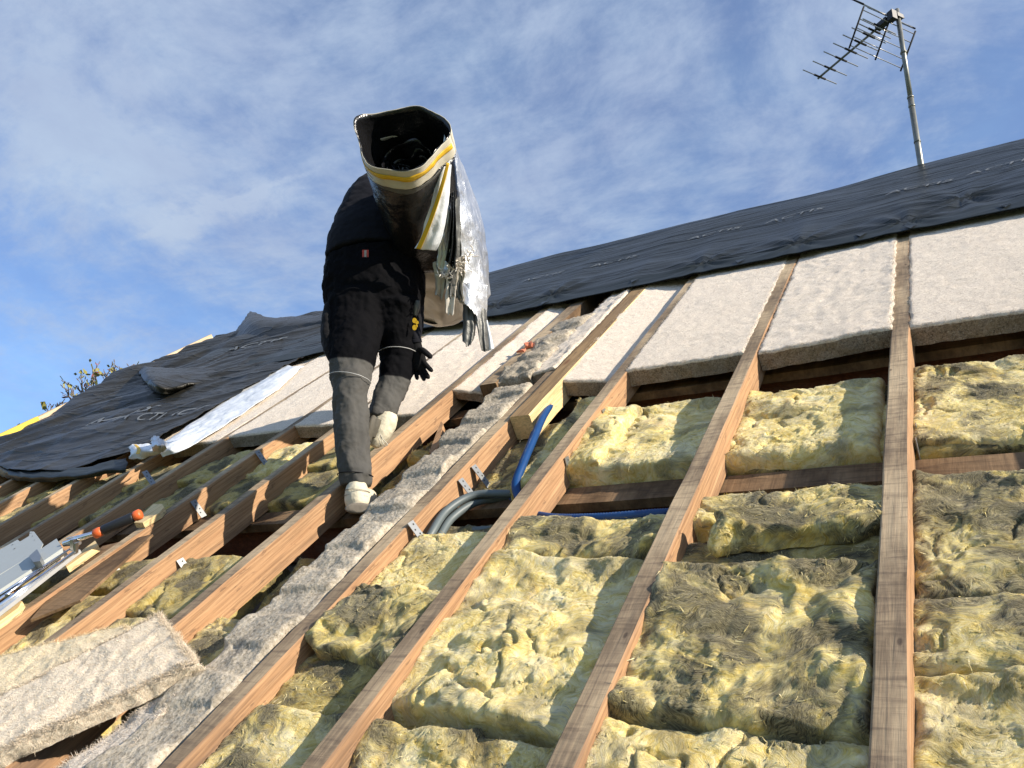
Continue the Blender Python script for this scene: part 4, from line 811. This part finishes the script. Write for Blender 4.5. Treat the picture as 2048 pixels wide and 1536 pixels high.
o=b.build('glove','cloth_black',MAN,smooth=True); remesh(o,.0022,0,.1,5)
b=MB(); loft(b,[(829,679,dG,14,.034),(830,686,dG,14.5,.033)],n=18); b.build('cuff','cloth_navy',MAN,smooth=True)
# shoes
b=MB()
loft(b,[(712,972,2.975,20,.036),(714,985,2.955,24,.05),(716,1000,2.945,26,.055),(718,1010,2.945,25,.052)],n=24)
loft(b,[(716,1002,2.93,24,.04),(721,1000,3.0,27,.045),(727,996,3.08,27,.04),(731,992,3.15,22,.03),(733,990,3.19,12,.02)],n=20)
o=b.build('shoe','shoe_white',MAN,smooth=True); remesh(o,.004,.008,.03,4)
b=MB(); loft(b,[(718,1016,2.850,22,.014),(719,1017,2.865,29,.021),(721,1018,2.96,29,.019),(728,1015,3.06,28,.016),(733,1008,3.15,24,.014),(736,1004,3.20,14,.01)],n=20); o=b.build('sole','shoe_sole',MAN,smooth=True); remesh(o,.004,.002,.02,2)
for yy,rx_ in ((984,24.5),(995,26.3)): cuff(near_arc(715,yy,2.95,rx_,.052,UPV,0.,1.02),.0013,'shoe_sole','seam')
b=MB()   # lifted shoe, heel up, toe on the rafter
loft(b,[(774,826,3.235,20,.034),(771,842,3.225,24,.042),(763,862,3.21,22,.045),(754,880,3.195,17,.036),(746,893,3.185,9,.022)],n=22)
o=b.build('shoe','shoe_white',MAN,smooth=True); remesh(o,.004,.010,.03,4)
b=MB(); loft(b,[(750,836,3.19,6,.030),(744,850,3.175,9,.040),(740,866,3.165,9,.042),(736,880,3.155,7,.036),(733,897,3.15,4,.02)],n=18); loft(b,[(757,838,3.19,8,.03),(752,856,3.185,9,.04),(745,876,3.175,8,.03)],n=16)
o=b.build('sole','shoe_dark',MAN,smooth=True); remesh(o,.004,.003,.02,3)
for pts in ([(758,868,3.14),(757,876,3.13),(760,884,3.13),(757,892,3.13)],[(760,868,3.14),(767,880,3.13),(775,889,3.13),(769,893,3.13)],[(761,870,3.14),(764,882,3.13),(768,890,3.13)]):
    cuff([at(*q) for q in pts],.0018,'cream_film','shoelace')
# ============================================================ the roll on his shoulder
RO=thing('membrane_roll','thick roll of layered foil insulation carried on the shoulder, mouth towards the camera','roll',at(830,430,3.4))
A0=at(806,282,3.12); A1=at(884,600,3.92); ax=(A1-A0); Lr=np.linalg.norm(ax); ax/=Lr
Rx=CX-ax*(CX@ax); Rx/=np.linalg.norm(Rx); Ry=np.cross(Rx,ax); 
if Ry@CY<0: Ry=-Ry
def rr(th,z,r,wob=1.): # point on the roll: angle from the right, distance along axis
    k=wob*(.012*math.sin(3*th+4*z)+.008*math.sin(5*th+9*z+1)+.002*math.sin(9*th+2)); return A0+ax*z+(r+k)*(math.cos(th)*Rx+math.sin(th)*Ry)
def tubepatch(name,z0,z1,r0,r1,mat,parent=RO,n=96,m_=30,lipf=None,wob=1.,a0=0.,a1=2*math.pi,noise=.004,seed=0,thick=.002):
    V=[]
    for i in range(m_):
        t=i/(m_-1)
        for k in range(n):
            th=a0+(a1-a0)*k/(n-1); zz_=z0+(z1-z0)*t+((1-t)*lipf(th) if lipf else 0); V.append(rr(th,zz_,r0+(r1-r0)*t,wob))
    V=np.array(V)+vnoise(np.array(V)*11+seed,3)*noise; o=mk(name,V,gridf(m_,n),[mat],parent); q=o.modifiers.new('thickness','SOLIDIFY'); q.thickness=thick; q.offset=0; return o
RR=.165
tubepatch('outer_layer',.10,Lr,RR,RR*.98,'foil_tan',m_=60,noise=.006,lipf=lambda th:.02*math.sin(th*2))
tubepatch('second_layer',.07,.6,RR+.010,RR+.006,'black_film',noise=.006,seed=3,lipf=lambda th:.025*math.sin(th+1))
tubepatch('second_layer',.075,.10,RR+.015,RR+.014,'foil_dull',noise=.005,seed=4,lipf=lambda th:.02*math.sin(th+1.6))
lip=lambda th: -.012-.015*max(0,math.sin(th))-.05*math.exp(-((th-2.75)/.4)**2)
tubepatch('mouth_band',0.,.075,RR+.018,RR+.019,'cream_film',noise=.005,seed=5,lipf=lip,m_=24)
tubepatch('yellow_stripe',.024,.037,RR+.0215,RR+.0215,'yellow',noise=.005,seed=5,lipf=lambda th:lip(th)*.75,m_=4,a0=math.pi*1.02,a1=math.pi*1.98,n=60)
tubepatch('inner_lining',-.0,Lr*.9,RR+.014,RR*.40,'black_film',noise=.006,seed=7,lipf=lambda th:lip(th)+.001,m_=44)
for k,(r_,z_) in enumerate(((.112,.10),(.095,.14),(.078,.16),(.055,.17),(.03,.19))):
    tubepatch('inner_coil',z_,z_+.4,r_,r_*.9,'black_film',noise=.012,seed=20+k*3,m_=22,n=80,a0=k*.9,a1=k*.9+5.6,lipf=lambda th,k=k:.03*math.sin(th*3+k))
# end bulge at the far end
V=[];n=60
for i in range(14):
    t=i/13*math.pi/2
    for k in range(n):
        th=2*math.pi*k/(n-1); V.append(A0+ax*(Lr-.01+.10*math.sin(t))+(RR*.98*math.cos(t)+.0005)*(math.cos(th)*Rx+math.sin(th)*Ry))
V=np.array(V); mk('far_end',V+vnoise(V*10,3)*.007,gridf(14,n),['foil_tan'],RO)
# hanging layers
def curtain(name,top,bot,mat,n=60,m_=44,amp=.02,fr=6.,rip=.012,nr=7,seed=0.,thick=.0025,parent=RO,mid=None,tat=0.):
    T=catmull([at(*q) for q in top],m_); B=catmull([at(*q) for q in bot],m_); Mi=catmull([at(*q) for q in mid],m_) if mid else None
    s=np.linspace(0,1,n)[:,None,None]
    if Mi is None: V=T[None]*(1-s)+B[None]*s
    else: V=T[None]*(1-s)*(1-2*s)+4*s*(1-s)*Mi[None]+B[None]*s*(2*s-1)
    j=np.arange(m_)[None,:,None]/(m_-1); V=V+CZ*rip*np.sin(j*nr*2*math.pi+seed+2*s)*(.3+.7*s)
    if tat: 
        e=pn(np.stack([np.arange(m_)*.19,np.arange(m_)*0+seed,np.arange(m_)*0],1))[None,:,None]; V=V-UPV*tat*e*s**4
    V=V.reshape(-1,3); V=V+vnoise(V*fr+seed,3)*amp; o=mk(name,V,gridf(n,m_),[mat],parent); q=o.modifiers.new('thickness','SOLIDIFY'); q.thickness=thick; q.offset=0; return o
curtain('foil_sheet',[(884,258,3.24),(896,268,3.28),(908,290,3.36),(918,318,3.46)],[(918,606,3.40),(945,612,3.42),(966,606,3.48),(982,588,3.55)],'foil',amp=.010,fr=5,rip=.006,nr=1.3,seed=1,mid=[(903,430,3.32),(925,425,3.36),(946,425,3.44),(963,438,3.55)],n=90,m_=60)
curtain('foil_sheet',[(918,570,3.385),(945,565,3.40),(974,570,3.46)],[(924,602,3.37),(950,628,3.38),(974,690,3.44)],'foil',amp=.006,rip=.004,nr=1,seed=4,tat=.02)
curtain('dark_layer',[(895,290,3.28),(903,300,3.30),(912,320,3.34)],[(885,575,3.34),(905,590,3.33),(925,600,3.34)],'foil_dull',amp=.010,fr=9,rip=.008,nr=1.5,seed=2,mid=[(896,430,3.30),(908,430,3.31),(920,440,3.34)],n=70,tat=.05)
curtain('dark_layer',[(893,300,3.26),(900,310,3.27)],[(868,530,3.32),(895,560,3.31)],'foil',amp=.014,fr=9,rip=.005,nr=1,seed=6,mid=[(893,420,3.27),(905,430,3.28)],n=60,m_=24,tat=.04)
curtain('dark_layer',[(901,305,3.255),(906,315,3.26)],[(892,520,3.29),(912,540,3.29)],'black_film',amp=.006,rip=.012,nr=2,seed=7,mid=[(902,420,3.26),(912,430,3.27)],n=50,m_=20)
curtain('white_flap',[(889,268,3.14),(893,280,3.14),(902,300,3.17)],[(829,497,3.26),(848,499,3.24),(872,500,3.26)],'white_film',amp=.006,fr=8,rip=.004,nr=2,seed=3,mid=[(858,420,3.19),(876,420,3.18),(896,420,3.2)],n=60,m_=30)
curtain('yellow_stripe',[(893,325,3.14),(899,327,3.14)],[(832,497,3.232),(841,499,3.228)],'yellow',amp=.0,rip=.0,nr=1,seed=3,mid=[(866,415,3.168),(874,416,3.165)],n=40,m_=6)
curtain('dark_layer',[(927,600,3.42),(940,598,3.41),(955,602,3.42)],[(924,682,3.38),(938,690,3.37),(950,672,3.40)],'foil_dull',amp=.006,fr=10,rip=.007,nr=1.6,seed=11,tat=.012)
curtain('dark_layer',[(945,600,3.41),(960,612,3.42),(973,620,3.44)],[(962,700,3.38),(970,702,3.38),(980,690,3.42)],'foil_dull',amp=.006,fr=10,rip=.007,nr=1.8,seed=12,tat=.012)
curtain('foil_sheet',[(970,640,3.43),(976,640,3.44)],[(972,703,3.40),(988,697,3.41)],'white_film',amp=.004,rip=.006,nr=1,seed=14,n=20,m_=12)
for i,(x0,x1,y0,y1) in enumerate(((868,890,525,590),(890,912,520,625),(912,930,520,600))):
    curtain('torn_layer',[(x0,y0,3.33),(x1,y0-8,3.33)],[(x0+4,y1,3.35),(x1-2,y1+6,3.35)],'foil_tan' if i!=1 else 'fluff',amp=.008,fr=11,rip=.006,nr=1,seed=30+i,n=40,m_=24,tat=.02)
# tufts of white wadding hanging out
b=MB()
for _ in range(70):
    t=RNG.random(); p=at(880+70*t+RNG.normal()*4,545-45*t+RNG.normal()*4+40*math.sin(t*7)**2*RNG.random(),3.30)
    pts=[p]; d_=RNG.normal(size=3); 
    for k in range(5): d_=d_+RNG.normal(size=3)*.6; pts.append(pts[-1]+d_/np.linalg.norm(d_)*.006)
    b.tube(pts,[.0008,.002,.0026,.0026,.002,.0006],6)
b.build('wadding','fluff',RO,smooth=True)
SC.render.resolution_x=1024; SC.render.resolution_y=768
